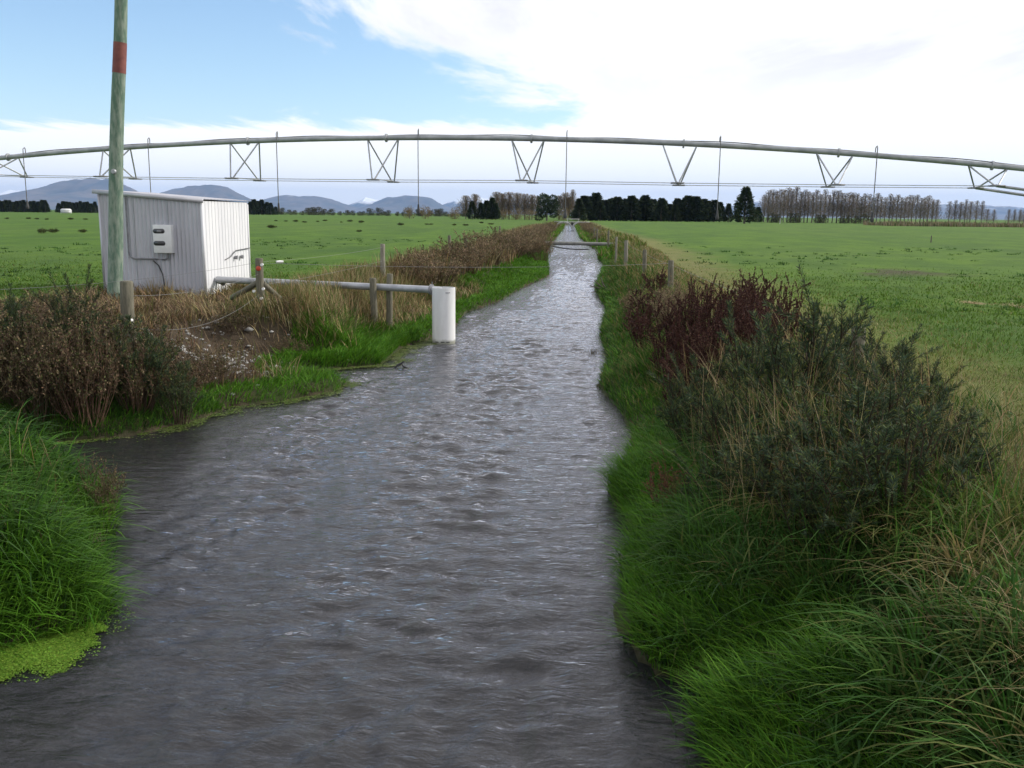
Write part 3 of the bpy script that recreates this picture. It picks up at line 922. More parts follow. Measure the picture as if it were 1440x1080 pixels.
# gorse on the left bank
for (x, y, h, rd, lab) in [
    (-6.0, 12.4, 1.45, 0.6, 'dark gorse bush in front of the short thick post on the left bank'),
    (-7.0, 12.7, 1.35, 0.45, 'upright gorse bush left of the pole foot'),
    (-7.9, 12.6, 0.95, 0.5, 'gorse bush at the left edge of the picture'),
    (-5.5, 12.6, 0.95, 0.42, 'small gorse bush leaning towards the water on the left bank')]:
    place_bush('gorse_bush', 'gorse', x, y, h, rd, lab, 'bush', 'gorse bushes on the left bank')
# dead brown weeds on the left bank
dw = [(-6.4, 11.75, 1, 0.5), (-7.0, 11.7, 1, 0.6), (-6.7, 11.95, 1, 0.55), (-8.2, 11.8, 1, 0.7), (-8.6, 12.0, 0.95, 0.7), (-7.5, 11.9, 0.9, 0.7), (-6.8, 12.3, 0.85, 0.65), (-6.3, 12.8, 0.75, 0.6), (-5.75, 13.3, 0.6, 0.5), (-7.4, 13.4, 1.0, 0.7), (-8.4, 13.5, 1.1, 0.8),
      (-6.5, 13.8, 0.65, 0.6), (-5.6, 14.6, 0.4, 0.45), (-9.3, 13.2, 1.0, 0.8), (-6.0, 12.35, 0.6, 0.5), (-8.0, 14.6, 0.8, 0.7), (-9.3, 15.5, 0.8, 0.7), (-6.7, 18.0, 0.55, 0.5),
      (-6.0, 18.9, 0.5, 0.5), (-5.5, 17.9, 0.45, 0.45)]
for i, (x, y, h, rd) in enumerate(sorted(dw, key=lambda q_: q_[1])):
    h = max(0.4, float(np.interp(x, [-6.7, -6.0, -5.2], [1.85, 1.45, 0.75])) * random.uniform(0.85, 1.05) - gz1(x, y)) if y < 15 else h
    place_bush('dead_weed_clump', 'dry', x, y, h, rd * 1.1, ordw(i) + ' nearest clump of dead brown weeds on the left bank below the shed', 'weeds', 'dead weeds below the shed')
# dock stalks on the right bank
dk = [(1.55 + 1.75 * ((i * 0.618) % 1), 12.2 + 0.21 * i, 1.1 + 0.25 * ((i * 0.37) % 1), 0.34) for i in range(22)]
for i, (x, y, h, rd) in enumerate(dk):
    place_bush('dock_plant', 'dock', x, y, h, rd, ordw(i) + ' nearest dark red dock plant gone to seed in the stand on the right bank', 'dock plant', 'seeding dock plants on the right bank')
gd = [(1.55, 18.2), (2.1, 19.0), (1.7, 20.4), (2.4, 21.3), (2.0, 23.0), (1.8, 25.0), (2.5, 26.5)]
for i, (x, y) in enumerate(gd):
    place_bush('brown_weed_stand', 'tan' if i % 2 else 'dock', x, y, 1.0, 0.5, ordw(i) + ' of the greyish brown weed stands behind the red dock on the right bank', 'weeds', 'brown weeds behind the dock')
place_bush('red_weed', 'red', *onz(935, 706, 0.35)[:2], 0.62, 0.27, 'small reddish brown weed low on the right bank near the water', 'weeds')
place_bush('dead_seed_head', 'dry', *onz(140, 705, 0.25)[:2], 0.68, 0.26, 'dead brown seed head leaning over the inlet from the near left bank', 'weeds')
place_bush('dead_weed_tuft', 'dry', *onz(835, 490, 0.1)[:2], 0.3, 0.3, 'dark dead weed tuft hanging over the right water edge', 'weeds')
# brown hedge of shrubs along the left fence
hs = [(-4.55, 29.5, 1.15, 0.9), (-4.1, 32, 1.0, 0.9), (-4.2, 34.5, 1.1, 1.0), (-3.7, 37, 1.1, 1.0), (-3.9, 40, 1.2, 1.1), (-3.3, 43, 1.15, 1.0), (-3.3, 47, 1.2, 1.1), (-2.8, 51, 1.3, 1.1), (-2.9, 55, 1.3, 1.2),
      (-2.35, 59, 1.45, 1.1), (-2.6, 64, 1.4, 1.3), (-1.35, 57.5, 1.75, 0.95), (-2.3, 68, 1.6, 1.2), (-2.75, 74, 1.4, 1.3), (-3.0, 82, 1.4, 1.4), (-3.1, 93, 1.4, 1.6), (-3.1, 106, 1.3, 1.6), (-3.0, 122, 1.3, 1.6), (-2.9, 140, 1.3, 1.8), (-2.8, 162, 1.3, 1.8)]
for i, (x, y, h, rd) in enumerate(hs):
    place_bush('brown_shrub', ('tan', 'tan', 'dry', 'tan')[i % 4], x - 0.35, y, h * 1.3, rd * 1.2, ordw(i) + ' nearest brown shrub in the rough hedge along the left bank', 'shrub', 'shrubs along the left bank')
rs = [(3.0, 96, 1.0, 1.2), (3.2, 112, 1.3, 1.5), (2.9, 128, 1.4, 1.6), (3.0, 146, 1.3, 1.8), (3.2, 168, 1.3, 1.8)]
for i, (x, y, h, rd) in enumerate(rs):
    place_bush('brown_shrub', 'tan', x, y, h, rd, ordw(i) + ' nearest brown shrub beyond the log on the right bank', 'shrub', 'shrubs far along the right bank')

# ------------------------------------------------------------------ pump shed
SH = thing('pump_shed', 'pale corrugated iron pump shed with a sloping roof beside the pole', 'shed', (-9.16, 22.95, FIELD))
SW, SDp, HR, HL = 2.62, 3.3, 2.37, 2.56          # width to the left, depth, eave heights right and left


def corr(w, h0, h1, pitch, amp, n_per=6, rib=False):
    n = int(w / pitch * n_per) + 1
    u = np.linspace(0, w, n)
    ph = u / pitch * 2 * math.pi
    d = amp * np.sin(ph) if not rib else amp * 2 * (np.cos(ph) > 0.8)
    hh = h0 + (h1 - h0) * u / w
    V = np.concatenate([np.stack([u, d, u * 0 - 0.15], -1), np.stack([u, d, hh], -1)])
    Q = [(i, i + 1, n + i + 1, n + i) for i in range(n - 1)]
    return V, [], Q


def sheet_obj(name, g, m, parent, f):
    V = np.array([f(*v) for v in g[0]])
    return obj(name, gm(name, (V, g[1], g[2])), m, parent)


def ext(w):
    return [(w * i / 3, w * (i + 1) / 3) for i in range(3)]


for k, (a, b_) in enumerate(ext(SW)):        # front, towards the camera, three sheets from left to right
    ha, hb = HL + (HR - HL) * a / SW, HL + (HR - HL) * b_ / SW
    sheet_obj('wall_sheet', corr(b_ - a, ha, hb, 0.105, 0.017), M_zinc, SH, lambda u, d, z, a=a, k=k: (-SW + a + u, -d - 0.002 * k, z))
for k, (a, b_) in enumerate(ext(SDp)):       # right side, lit, ribbed white sheets
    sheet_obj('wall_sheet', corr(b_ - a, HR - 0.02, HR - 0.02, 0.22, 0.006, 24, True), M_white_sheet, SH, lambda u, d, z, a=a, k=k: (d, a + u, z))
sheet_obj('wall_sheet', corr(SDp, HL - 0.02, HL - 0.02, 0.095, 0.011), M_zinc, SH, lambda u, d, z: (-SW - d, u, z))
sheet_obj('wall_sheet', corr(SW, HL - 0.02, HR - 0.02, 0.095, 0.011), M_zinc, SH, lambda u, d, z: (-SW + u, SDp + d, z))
rf = corr(SDp + 0.12, 0, 0, 0.095, 0.011)
slope = (HR - HL) / SW
V = []
n = len(rf[0]) // 2
for i, v in enumerate(rf[0]):
    x = -SW - 0.12 if i < n else 0.06
    V.append((x, v[0] - 0.06, HR + 0.03 + slope * x + v[1]))
obj('roof', gm('roof', (np.array(V), [], rf[2])), M_zinc, SH)
V = np.array([(-SW - 0.13, 0, 0), (0.05, 0, 0)])


def bar(a, b_, w, h):
    a, b_ = np.array(a, float), np.array(b_, float)
    d = (b_ - a) / np.linalg.norm(b_ - a)
    s = np.cross(d, (0, 0, 1.0)) if abs(d[2]) < 0.9 else np.array([1.0, 0, 0])
    s /= np.linalg.norm(s)
    t_ = np.cross(s, d)
    V = [p_ + s * i * w / 2 + t_ * j * h / 2 for p_ in (a, b_) for i in (-1, 1) for j in (-1, 1)]
    return np.array(V), [], [(0, 1, 3, 2), (4, 6, 7, 5), (0, 4, 5, 1), (2, 3, 7, 6), (0, 2, 6, 4), (1, 5, 7, 3)]


obj('barge_flashing', gm('barge_flashing', bar((-SW - 0.14, -0.05, HL + 0.0), (0.06, -0.05, HR - 0.015), 0.03, 0.105), False), M_zinc, SH)
obj('corner_flashing', gm('corner_flashing', box((0.0, -0.003, HR / 2 - 0.07), (0.062, 0.056, HR)), False), M_white_sheet, SH)
obj('corner_flashing', gm('corner_flashing', box((-SW, -0.003, HL / 2 - 0.07), (0.05, 0.05, HL)), False), M_zinc, SH)
obj('corner_flashing', gm('corner_flashing', box((0.0, SDp, HR / 2 - 0.07), (0.06, 0.05, HR)), False), M_white_sheet, SH)
# meter box on the front
mb = obj('meter_box', gm('meter_box', box((-0.975, -0.10, 1.405), (0.47, 0.17, 0.70)), False), M_whitepaint, SH)
bv = mb.modifiers.new('edge', 'BEVEL')
bv.width = 0.012
bv.segments = 2


def stadium(cx, cz, w, h, y, n=8):
    pts = []
    for s, a0 in ((1, -90), (-1, 90)):
        for i in range(n + 1):
            a = R(a0 + 180 * i / n)
            pts.append((cx + s * (w / 2 - h / 2) + h / 2 * math.cos(a), y, cz + h / 2 * math.sin(a)))
    P = np.array(pts)
    m = len(P)
    V = np.vstack([P, P + (0, 0.02, 0), P.mean(0)[None]])
    T = [(2 * m, i, (i + 1) % m) for i in range(m)]
    Qq = [(i, m + i, m + (i + 1) % m, (i + 1) % m) for i in range(m)]
    return V, T, Qq


obj('meter_window', gm('meter_window', stadium(-1.05, 1.60, 0.30, 0.115, -0.19), False), M_glass, mb)
obj('meter_window', gm('meter_window', stadium(-1.05, 1.30, 0.30, 0.115, -0.19), False), M_glass, mb)
obj('meter_dial', gm('meter_dial', box((-1.04, -0.1935, 1.595), (0.12, 0.004, 0.05)), False), M_grime, mb)
obj('conduit', gm('conduit', tube([(-0.88, -0.10, 1.06), (-0.90, -0.06, 0.93), (-1.0, -0.05, 0.885), (-1.25, -0.05, 0.90), (-1.80, -0.05, 0.91), (-1.89, -0.05, 0.95), (-1.92, -0.05, 1.08), (-1.92, -0.05, 2.42)], 0.022)), M_grime, SH)
obj('cable', gm('cable', tube([(-1.3, -0.05, 0.86), (-1.16, -0.06, 0.74), (-1.06, -0.08, 0.52), (-1.02, -0.10, 0.25), (-1.03, -0.12, -0.05)], 0.017)), M_hose, SH)
obj('cable', gm('cable', tube([(-1.03, -0.12, -0.05), (-1.08, -0.14, 0.08), (-1.12, -0.12, 0.2)], 0.026)), M_hose, SH)
for yy in (2.1, 2.55):
    obj('pipe_fitting', gm('pipe_fitting', tube([(0.02, yy, 0.86), (0.10, yy, 0.86)], [0.045, 0.055], 12)), M_grime, SH)
obj('outlet_spout', gm('outlet_spout', tube([(0.0, 0.78, 0.30), (0.12, 0.76, 0.28), (0.2, 0.74, 0.23)], [0.05, 0.06, 0.065], 10)), M_hose, SH)
obj('cable', gm('cable', tube([(0.03, 1.35, 0.83), (0.06, 1.7, 0.90), (0.06, 2.1, 1.05), (0.05, 3.25, 1.08)], 0.012, 5)), M_hose, SH)

# ------------------------------------------------------------------ pole
pb = aty(160.5, 412, 21.6)
ptp = aty(169.5, -10, 21.6)
d_ = (ptp - pb) / (ptp[2] - pb[2])
gp = gz1(pb[0], pb[1])
base = pb + d_ * (gp - 0.8 - pb[2])
PO = thing('utility_pole', 'tall green treated timber pole with a red band in front of the shed', 'pole', tuple(base))
hb = [(aty(168, y, 21.6)[2] - base[2]) for y in (103, 60)]
Lp_ = 9.5
zz = np.concatenate([np.linspace(0, hb[0], 14), np.linspace(hb[0], hb[1], 4)[1:], np.linspace(hb[1], Lp_, 8)[1:]])
pts = np.stack([d_[0] * zz + 0.02 * np.sin(zz * 1.1), d_[1] * zz, zz], -1)
rad = 0.178 - 0.0052 * zz
obj('pole_shaft', gm('pole_shaft', tube(pts, rad, 18)), M_pole, PO)
k0, k1 = 13, 17
obj('red_band', gm('red_band', tube(pts[k0:k1], rad[k0:k1] + 0.004, 18)), M_band, PO)
zc = aty(165, 241, 21.4)[2] - base[2]
obj('disc', gm('disc', tube([(d_[0] * zc, -0.14, zc), (d_[0] * zc, -0.19, zc)], [0.065, 0.05], 12)), M_galv, PO)

# ------------------------------------------------------------------ intake: pipe and white cylinder in the stream
cyl = onz(622, 484, 0.0)
CY = thing('intake_cylinder', 'white upright cylinder standing in the stream at the end of the pipe', 'cylinder', (cyl[0], cyl[1] + 0.27, 0))
rc, hc = 0.272, 1.30
n = 40
th = np.arange(n) / n * 2 * math.pi
ring = lambda r_, z: np.stack([np.cos(th) * r_, np.sin(th) * r_, np.full(n, z)], -1)
V = np.vstack([ring(rc, -0.4), ring(rc, hc), ring(rc - 0.025, hc), ring(rc - 0.025, -0.4)])
Q = [(a * n + i, a * n + (i + 1) % n, (a + 1) * n + (i + 1) % n, (a + 1) * n + i) for a in range(3) for i in range(n)]
obj('shell', gm('shell', (V, [], Q)), M_tank, CY)
for a in (-118, -88, -62):
    a0 = R(a)
    pts = [(math.cos(a0 + s) * (rc + 0.003), math.sin(a0 + s) * (rc + 0.003), 0.045) for s in np.linspace(-0.16, 0.16, 5)]
    obj('slot', gm('slot', tube(pts, 0.009, 5)), M_dark, CY)
a0 = R(-62)
pts = [(math.cos(a0 + s) * (rc + 0.002), math.sin(a0 + s) * (rc + 0.002), 1.20) for s in np.linspace(-0.2, 0.2, 5)]
obj('label_strip', gm('label_strip', tube(pts, 0.010, 5)), M_grime, CY)
pe = np.array([cyl[0] - 0.22, cyl[1] + 0.27, 1.245])
ps = np.array([-9.10, 23.6, 1.26])
PI_ = thing('intake_pipe', 'long grey steel pipe from the shed to the white cylinder', 'pipe', tuple(ps))
obj('pipe_run', gm('pipe_run', tube([(0, 0, 0)] + [tuple((pe - ps) * f_) for f_ in np.linspace(0.1, 1, 10)], 0.083, 16)), M_galv, PI_)
dpe = (pe - ps) / np.linalg.norm(pe - ps)
obj('flange', gm('flange', tube([tuple(pe - ps - dpe * 0.10), tuple(pe - ps - dpe * 0.05)], 0.125, 16)), M_grime, PI_)
obj('elbow', gm('elbow', tube([tuple(pe - ps - dpe * 0.04), tuple(pe - ps + np.array([0.12, 0, 0.0])), tuple(pe - ps + np.array([0.2, 0, -0.06])), tuple(pe - ps + np.array([0.22, 0, -0.2])), tuple(pe - ps + np.array([0.22, 0, -1.0]))], 0.08, 12)), M_galv, PI_)
obj('flange_bolt', gm('flange_bolt', tube([tuple(pe - ps - dpe * 0.06 + np.array([0, 0, 0.11])), tuple(pe - ps - dpe * 0.06 + np.array([0, 0, 0.18]))], 0.012, 6)), M_grime, PI_)


def post_mesh(h, r_, lean=(0, 0), top=0.004):
    zz_ = np.array([-0.5, 0.0, h * 0.35, h * 0.7, h - 0.02, h])
    rr_ = np.array([r_ * 1.05, r_ * 1.04, r_, r_ * 0.98, r_ * 0.96, r_ * 0.86])
    pts_ = np.stack([lean[0] * zz_ + 0.006 * np.sin(zz_ * 5), lean[1] * zz_ + 0.006 * np.cos(zz_ * 4), zz_], -1)
    return gm('post_shaft', tube(pts_, rr_, 12))


def post(x, y, h, r_, label, lean=(0, 0), m=None, group='fence posts', ins=()):
    o = thing('fence_post', label, 'post', (x, y, gz1(x, y)), group)
    obj('post_shaft', post_mesh(h, r_, lean), m or M_wood, o)
    for (dx, z) in ins:
        obj('insulator', gm('insulator', tube([(dx, -r_ * 0.7, z), (dx, -r_ - 0.05, z)], [0.022, 0.03], 8)), M_ins, o)
    return o


def px_post(px, py, ztop, r_, label, **kw):
    q_ = onz(px, py, ztop)
    g = gz1(q_[0], q_[1])
    return post(q_[0], q_[1], ztop - g, r_, label, **kw), q_


# left fence
p1, q1 = px_post(177, 395, 1.94, 0.10, 'short thick weathered post among the gorse in front of the pole', ins=[(0.09, 0.9), (-0.1, 0.55)])
p2, q2 = px_post(364.5, 363, 2.05, 0.085, 'weathered strainer post with an orange mark beside the shed', ins=[(0.09, 1.05), (0.1, 0.55), (-0.1, 0.5), (0.05, 0.35)])
rnd_tag = tube([(0.0, -0.082, q2[2] - p2.location[2] - 0.21), (0.0, -0.098, q2[2] - p2.location[2] - 0.21)], [0.055, 0.05], 8)
obj('orange_mark', gm('orange_mark', rnd_tag, False), M_orange, p2)
p3, q3 = px_post(538, 343, 2.1, 0.075, 'pale square-topped post behind the pipe in the left fence', m=M_woodlight)
for i, (a, b_, zt) in enumerate([(632, 331, 2.1), (655, 334, 2.0), (703, 318, 2.1), (722, 321, 2.0)]):
    px_post(a, b_, zt, 0.07, ordw(i) + ' of the small posts showing above the brown hedge on the left', group='posts behind the hedge')
# strainer braces
def rail(name, a, b_, r_, label, m=None, cat='rail'):
    a, b_ = np.array(a, float), np.array(b_, float)
    o = thing(name, label, cat, tuple(a))
    obj('timber', gm('timber', tube([(0, 0, 0), tuple((b_ - a) * 0.5 + np.array([0, 0, -0.01])), tuple(b_ - a)], [r_ * 1.05, r_, r_ * 0.95], 12)), m or M_wood, o)
    return o


a = onz(300, 425, 1.05)
rail('brace_rail', (q2[0] - 0.05, q2[1] + 0.05, 1.55), (q2[0] - 1.0, q2[1] + 1.0, 1.12), 0.06, 'round timber brace sloping down left from the orange marked post')
rail('brace_rail', (q2[0] + 0.06, q2[1] + 0.02, 1.52), (q2[0] + 0.62, q2[1] + 0.55, 0.85), 0.055, 'short timber brace sloping down right from the orange marked post')
rail('brace_rail', (q1[0] - 0.05, q1[1] + 0.02, 1.25), (q1[0] - 0.75, q1[1] - 0.1, 0.95), 0.06, 'round timber brace lying low by the short post among the gorse')
# posts that carry the pipe
for (px, yt, yb, r_, lab, dy, m_) in [(525, 391, 458, 0.085, 'round post in front of the grey pipe', -0.19, M_wood), (546, 385, 455, 0.078, 'leaning post behind the grey pipe', 0.20, M_wood)]:
    f_ = (aty(px, 405, 21.9)[0] - ps[0]) / (pe[0] - ps[0])
    c_ = ps + (pe - ps) * f_
    q_ = aty(px, yt, c_[1] + dy)
    g = gz1(q_[0], c_[1] + dy)
    post(q_[0], c_[1] + dy, q_[2] - g, r_, lab, lean=(0.03, 0) if dy > 0 else (-0.005, 0), m=m_, group='posts carrying the pipe')
# right fence
rf_ = [(1208, 460, 1.75, 0.085), (944, 366, 1.8, 0.08), (907, 351, 1.8, 0.075), (881, 338, 1.9, 0.085), (867, 333, 1.85, 0.06), (856, 324, 1.9, 0.075), (840, 322, 1.8, 0.07), (836, 319.5, 1.75, 0.07)]
rq = []
for i, (a, b_, zt, r_) in enumerate(rf_):
    o, q_ = px_post(a, b_, zt, r_, ordw(i) + ' nearest weathered post of the fence along the right bank', m=M_woodlight if i in (3, 4) else M_wood, group='posts of the right fence')
    rq.append(q_)


def wire(a, b_, sag, label, r_=0.0028, m=None, name='fence_wire'):
    tt = np.linspace(0, 1, 14)[:, None]
    P = np.array(a) * (1 - tt) + np.array(b_) * tt
    P[:, 2] -= sag * 4 * (tt * (1 - tt))[:, 0]
    o = obj(name, gm(name, tube(P - np.array(a), r_, 4, False)), m or M_wire, None, tuple(a))
    return tag(o, label, 'wire')


wire((q1[0], q1[1] - 0.1, 1.72), (q2[0], q2[1] - 0.1, 1.72), 0.12, 'upper slack wire from the short post to the orange marked post')
wire((q1[0], q1[1] - 0.1, 1.25), (q2[0], q2[1] - 0.1, 1.3), 0.3, 'lower slack wire drooping over the stony bank')
wire((q2[0] + 0.09, q2[1], 1.98), (q3[0], q3[1], 2.0), 0.05, 'top wire from the orange marked post to the pale post')
wire((q2[0] + 0.09, q2[1], 1.5), (q3[0], q3[1], 1.6), 0.04, 'second wire from the orange marked post to the pale post')
wire((q2[0] + 0.09, q2[1], 1.95), (rq[1][0], rq[1][1], 1.72), 0.10, 'thin electric wire strung across the stream', 0.0035)
wire((q2[0] - 0.09, q2[1], 1.95), (q1[0] - 3.0, q1[1] + 0.5, 1.7), 0.1, 'thin wire running left behind the gorse')
for i in range(len(rq) - 1):
    a, b_ = rq[i], rq[i + 1]
    wire((a[0], a[1], a[2] - 0.12), (b_[0], b_[1], b_[2] - 0.12), 0.04, 'top wire of the right fence in its ' + ordw(i) + ' bay from the camera')
tg = thing('insulator_handle', 'white insulator handle on the wire right of the orange marked post', 'insulator', (q2[0] + 0.28, q2[1] + 0.25, 1.965))
obj('handle', gm('handle', tube([(0, 0, 0), (0.06, 0.06, 0), (0.12, 0.1, 0)], [0.02, 0.03, 0.02], 8)), M_ins, tg)

# ------------------------------------------------------------------ log and cable over the stream, culvert beyond
la, lb_ = aty(762, 341.5, 74), aty(862, 343.5, 75)
LG = thing('crossing_log', 'grey round log laid across the stream from bank to bank', 'log', tuple(la))
obj('timber', gm('timber', tube([(0, 0, 0), tuple((lb_ - la) * 0.5), tuple(lb_ - la)], [0.15, 0.145, 0.13], 14)), simple('log_grey', (0.15, 0.15, 0.14), (0.22, 0.22, 0.2), 0.85, 3), LG)
ca, cb = aty(770, 344.5, 70), aty(828, 350.5, 69)
cw = wire(tuple(ca), tuple(cb), 0.12, 'dark slack cable hanging just above the water in front of the log', 0.045, M_hose, 'slack_cable')
CV = thing('culvert_bridge', 'pale twin arched culvert crossing far up the stream', 'bridge', (0.1, 190, 0.0))
xs = [-3.0, 0.9, 4.6]
n = 14
for a, b_ in ((-2.9, 0.4), (0.5, 3.8)):
    pts = [((a + b_) / 2 + (b_ - a) / 2 * math.cos(t_), 0, 0.25 + 1.35 * math.sin(t_)) for t_ in np.linspace(math.pi, 0, n)]
    obj('arch', gm('arch', tube(pts, 0.16, 8)), M_concrete, CV)
obj('deck', gm('deck', box((0.4, 0.6, 1.62), (7.2, 1.1, 0.16)), False), M_concrete, CV)
obj('headwall', gm('headwall', box((0.45, 0.7, 0.9), (0.4, 0.9, 1.3)), False), M_dark, CV)
obj('rail', gm('rail', box((0.6, 1.3, 2.2), (2.6, 0.1, 0.14)), False), M_concrete, CV)
for xx in (-0.5, 1.7):
    obj('rail_post', gm('rail_post', box((xx, 1.3, 1.9), (0.1, 0.1, 0.6)), False), M_concrete, CV)

# ------------------------------------------------------------------ irrigator
AL = R(11) - PSI                              # the span's normal, measured from the stream direction
DI = 33.0
nv = np.array([math.sin(AL), math.cos(AL), 0])
av = np.array([math.cos(AL), -math.sin(AL), 0])


def onspan(px, py, off=0.0):
    d = ray(px, py)
    return CP + d * ((DI + off) / (d @ nv))


node_px = [8, 165, 345, 539, 742, 955, 1173, 1390]
pipe_px = [(0, 219.5), (165, 211), (345, 201.5), (540, 194), (742, 192.5), (955, 200), (1173, 214.5), (1390, 233), (1440, 238)]
sp = np.array([[onspan(a, b_) @ av, onspan(a, b_)[2]] for a, b_ in pipe_px])
cf = np.polyfit(sp[:, 0], sp[:, 1], 2)
pz = lambda s: np.polyval(cf, s)
IR = thing('irrigation_span', 'long arched centre pivot irrigator span crossing high over the stream', 'irrigator', tuple(nv * DI))
loc = lambda s, z, w=0.0: tuple(av * s + nv * w + np.array([0, 0, z]))
ns = [float(onspan(a, 225) @ av) for a in node_px]
s_lo, s_hi = ns[0] - 5.2 * 1.05, ns[-1] + 4.6
ss = np.linspace(s_lo, s_hi, 60)
obj('main_pipe', gm('main_pipe', tube([loc(s, pz(s)) for s in ss], 0.09, 14)), M_iron, IR)
obj('power_cable', gm('power_cable', tube([loc(s, pz(s) + 0.095 + 0.014 * math.sin(s * 1.7) + 0.012 * math.sin(s * 0.77 + 1), 0.03) for s in np.linspace(s_lo, s_hi, 160)], 0.016, 5)), M_hose, IR)
zpad = np.array([onspan(a, b_)[2] for a, b_ in zip(node_px, (247.5, 250, 252.5, 254.5, 255.5, 259, 261.5, 263))])
TW = 1.12
pads = {-1: [], 1: []}
for s, zp in zip(ns, zpad):
    for w in (-1, 1):
        pads[w].append((s, zp, w * TW))
        obj('truss_pad', gm('truss_pad', box(loc(s, zp, w * TW), (0.42, 0.3, 0.05)), False), M_grime, IR)
        for ds in (-0.56, 0.56):
            obj('strut', gm('strut', tube([loc(s + ds, pz(s + ds) - 0.09, w * 0.05), loc(s + ds * 0.07, zp, w * TW)], 0.027, 6)), M_iron, IR)
    obj('cross_brace', gm('cross_brace', tube([loc(s, zp + 0.03, -TW), loc(s, zp + 0.03, TW)], 0.02, 5)), M_iron, IR)
    obj('pipe_flange', gm('pipe_flange', tube([loc(s + 0.1, pz(s + 0.1)), loc(s + 0.16, pz(s + 0.16))], 0.15, 12)), M_iron, IR)
for w in (-1, 1):
    P = [loc(s_lo, pz(s_lo) - 0.1, w * 0.1)] + [loc(*q_) for q_ in pads[w]]
    obj('truss_rod', gm('truss_rod', tube(P, 0.012, 5)), M_iron, IR)
    # stout end members running down to the wheeled tower
    obj('end_brace', gm('end_brace', tube([loc(*pads[w][-1]), loc(s_hi - 0.2, pads[w][-1][1] - 0.62, w * 1.5)], 0.05, 6)), M_iron, IR)
for k_, (a, ye) in enumerate([(38, 290), (213, 292), (392, 294), (589, 296), (796, 303), (1010, 305), (1229, 308)]):
    s = float(onspan(a, 240) @ av)
    ze = onspan(a, ye)[2]
    P = [loc(s, pz(s) + 0.10), loc(s, pz(s) + 0.24), loc(s + 0.03, pz(s) + 0.30, -0.08), loc(s + 0.03, pz(s) + 0.24, -0.17), loc(s + 0.03, pz(s) - 0.2, -0.18), loc(s + 0.03, ze, -0.18)]
    h_ = obj('drop_hose', gm('drop_hose', tube(P, 0.016, 6)), M_cable, IR)
    obj('sprinkler', gm('sprinkler', tube([loc(s + 0.03, ze + 0.22, -0.18), loc(s + 0.03, ze + 0.05, -0.18), loc(s + 0.03, ze - 0.02, -0.18), loc(s + 0.03, ze - 0.1, -0.18)], [0.03, 0.045, 0.07, 0.05], 8)), M_hose, h_)
# the wheeled towers that carry the span stand just outside the picture
for s, sg in ((s_lo, -1), (s_hi, 1)):
    zt = float(pz(s))
    gy = loc(s, 0)
    g = FIELD
    for w in (-1, 1):
        obj('tower_leg', gm('tower_leg', tube([loc(s, zt, w * 0.1), loc(s, g + 0.75, w * 1.9)], 0.05, 8)), M_iron, IR)
        wh_ = obj('wheel', gm('wheel', tube([tuple(np.array(loc(s, g + 0.6, w * 1.9)) + av * q_) for q_ in (-0.16, -0.12, 0.12, 0.16)], [0.45, 0.6, 0.6, 0.45], 24)), M_hose, IR)
        obj('rim', gm('rim', tube([tuple(np.array(loc(s, g + 0.6, w * 1.9)) + av * q_) for q_ in (-0.19, 0.19)], 0.3, 18)), M_galv, wh_)
    obj('tower_beam', gm('tower_beam', tube([loc(s, g + 0.75, -1.9), loc(s, g + 0.75, 1.9)], 0.07, 8)), M_iron, IR)


# ------------------------------------------------------------------ trees
def flakes(C, dirs, ln, wd, col, r):
    n = len(C)
    sv = np.cross(dirs, r.normal(0, 1, (n, 3)))
    sv /= np.linalg.norm(sv, axis=1)[:, None] + 1e-9
    l2, w2 = ln[:, None], wd[:, None] / 2
    V = np.stack([C, C + dirs * l2 * 0.5 + sv * w2, C + dirs * l2, C + dirs * l2 * 0.5 - sv * w2], 1).reshape(-1, 3)
    i = np.arange(n) * 4
    T = np.concatenate([np.stack([i, i + 1, i + 2], -1), np.stack([i, i + 2, i + 3], -1)])
    return V, T, np.repeat(col, 4, 0)


def conifer(H, Rb, n, seed, shape=1.0, pal=None, base=0.04):
    r = np.random.default_rng(seed)
    t_ = base + (1 - base) * r.random(n) ** 0.85
    ang = r.uniform(0, 6.283, n)
    lob = 1 + 0.22 * np.sin(ang * 3 + t_ * 9 + seed) + 0.18 * np.sin(ang * 7 + t_ * 23)
    prof = (1 - t_) ** shape * sm(-0.05, 0.16, t_)
    rr = Rb * (prof * lob + 0.02) * np.sqrt(r.uniform(0.15, 1, n)) + r.normal(0, 0.04 * Rb, n)
    C = np.stack([np.cos(ang) * rr, np.sin(ang) * rr, t_ * H], -1)
    D = np.stack([np.cos(ang), np.sin(ang), r.normal(0.15, 0.45, n)], -1)
    D /= np.linalg.norm(D, axis=1)[:, None]
    g = flakes(C, D, H * r.uniform(0.05, 0.11, n), H * r.uniform(0.02, 0.045, n), pick(pal or [(0.024, 0.040, 0.022), (0.040, 0.058, 0.028), (0.06, 0.072, 0.034)], n, r=r), r)
    trunk = tube([(0, 0, -0.3), (0, 0, H * 0.5), (0, 0, H * 0.96)], [0.03 * H, 0.02 * H, 0.004 * H], 7)
    return gm('trunk', trunk), mesh_np('crown', *g)


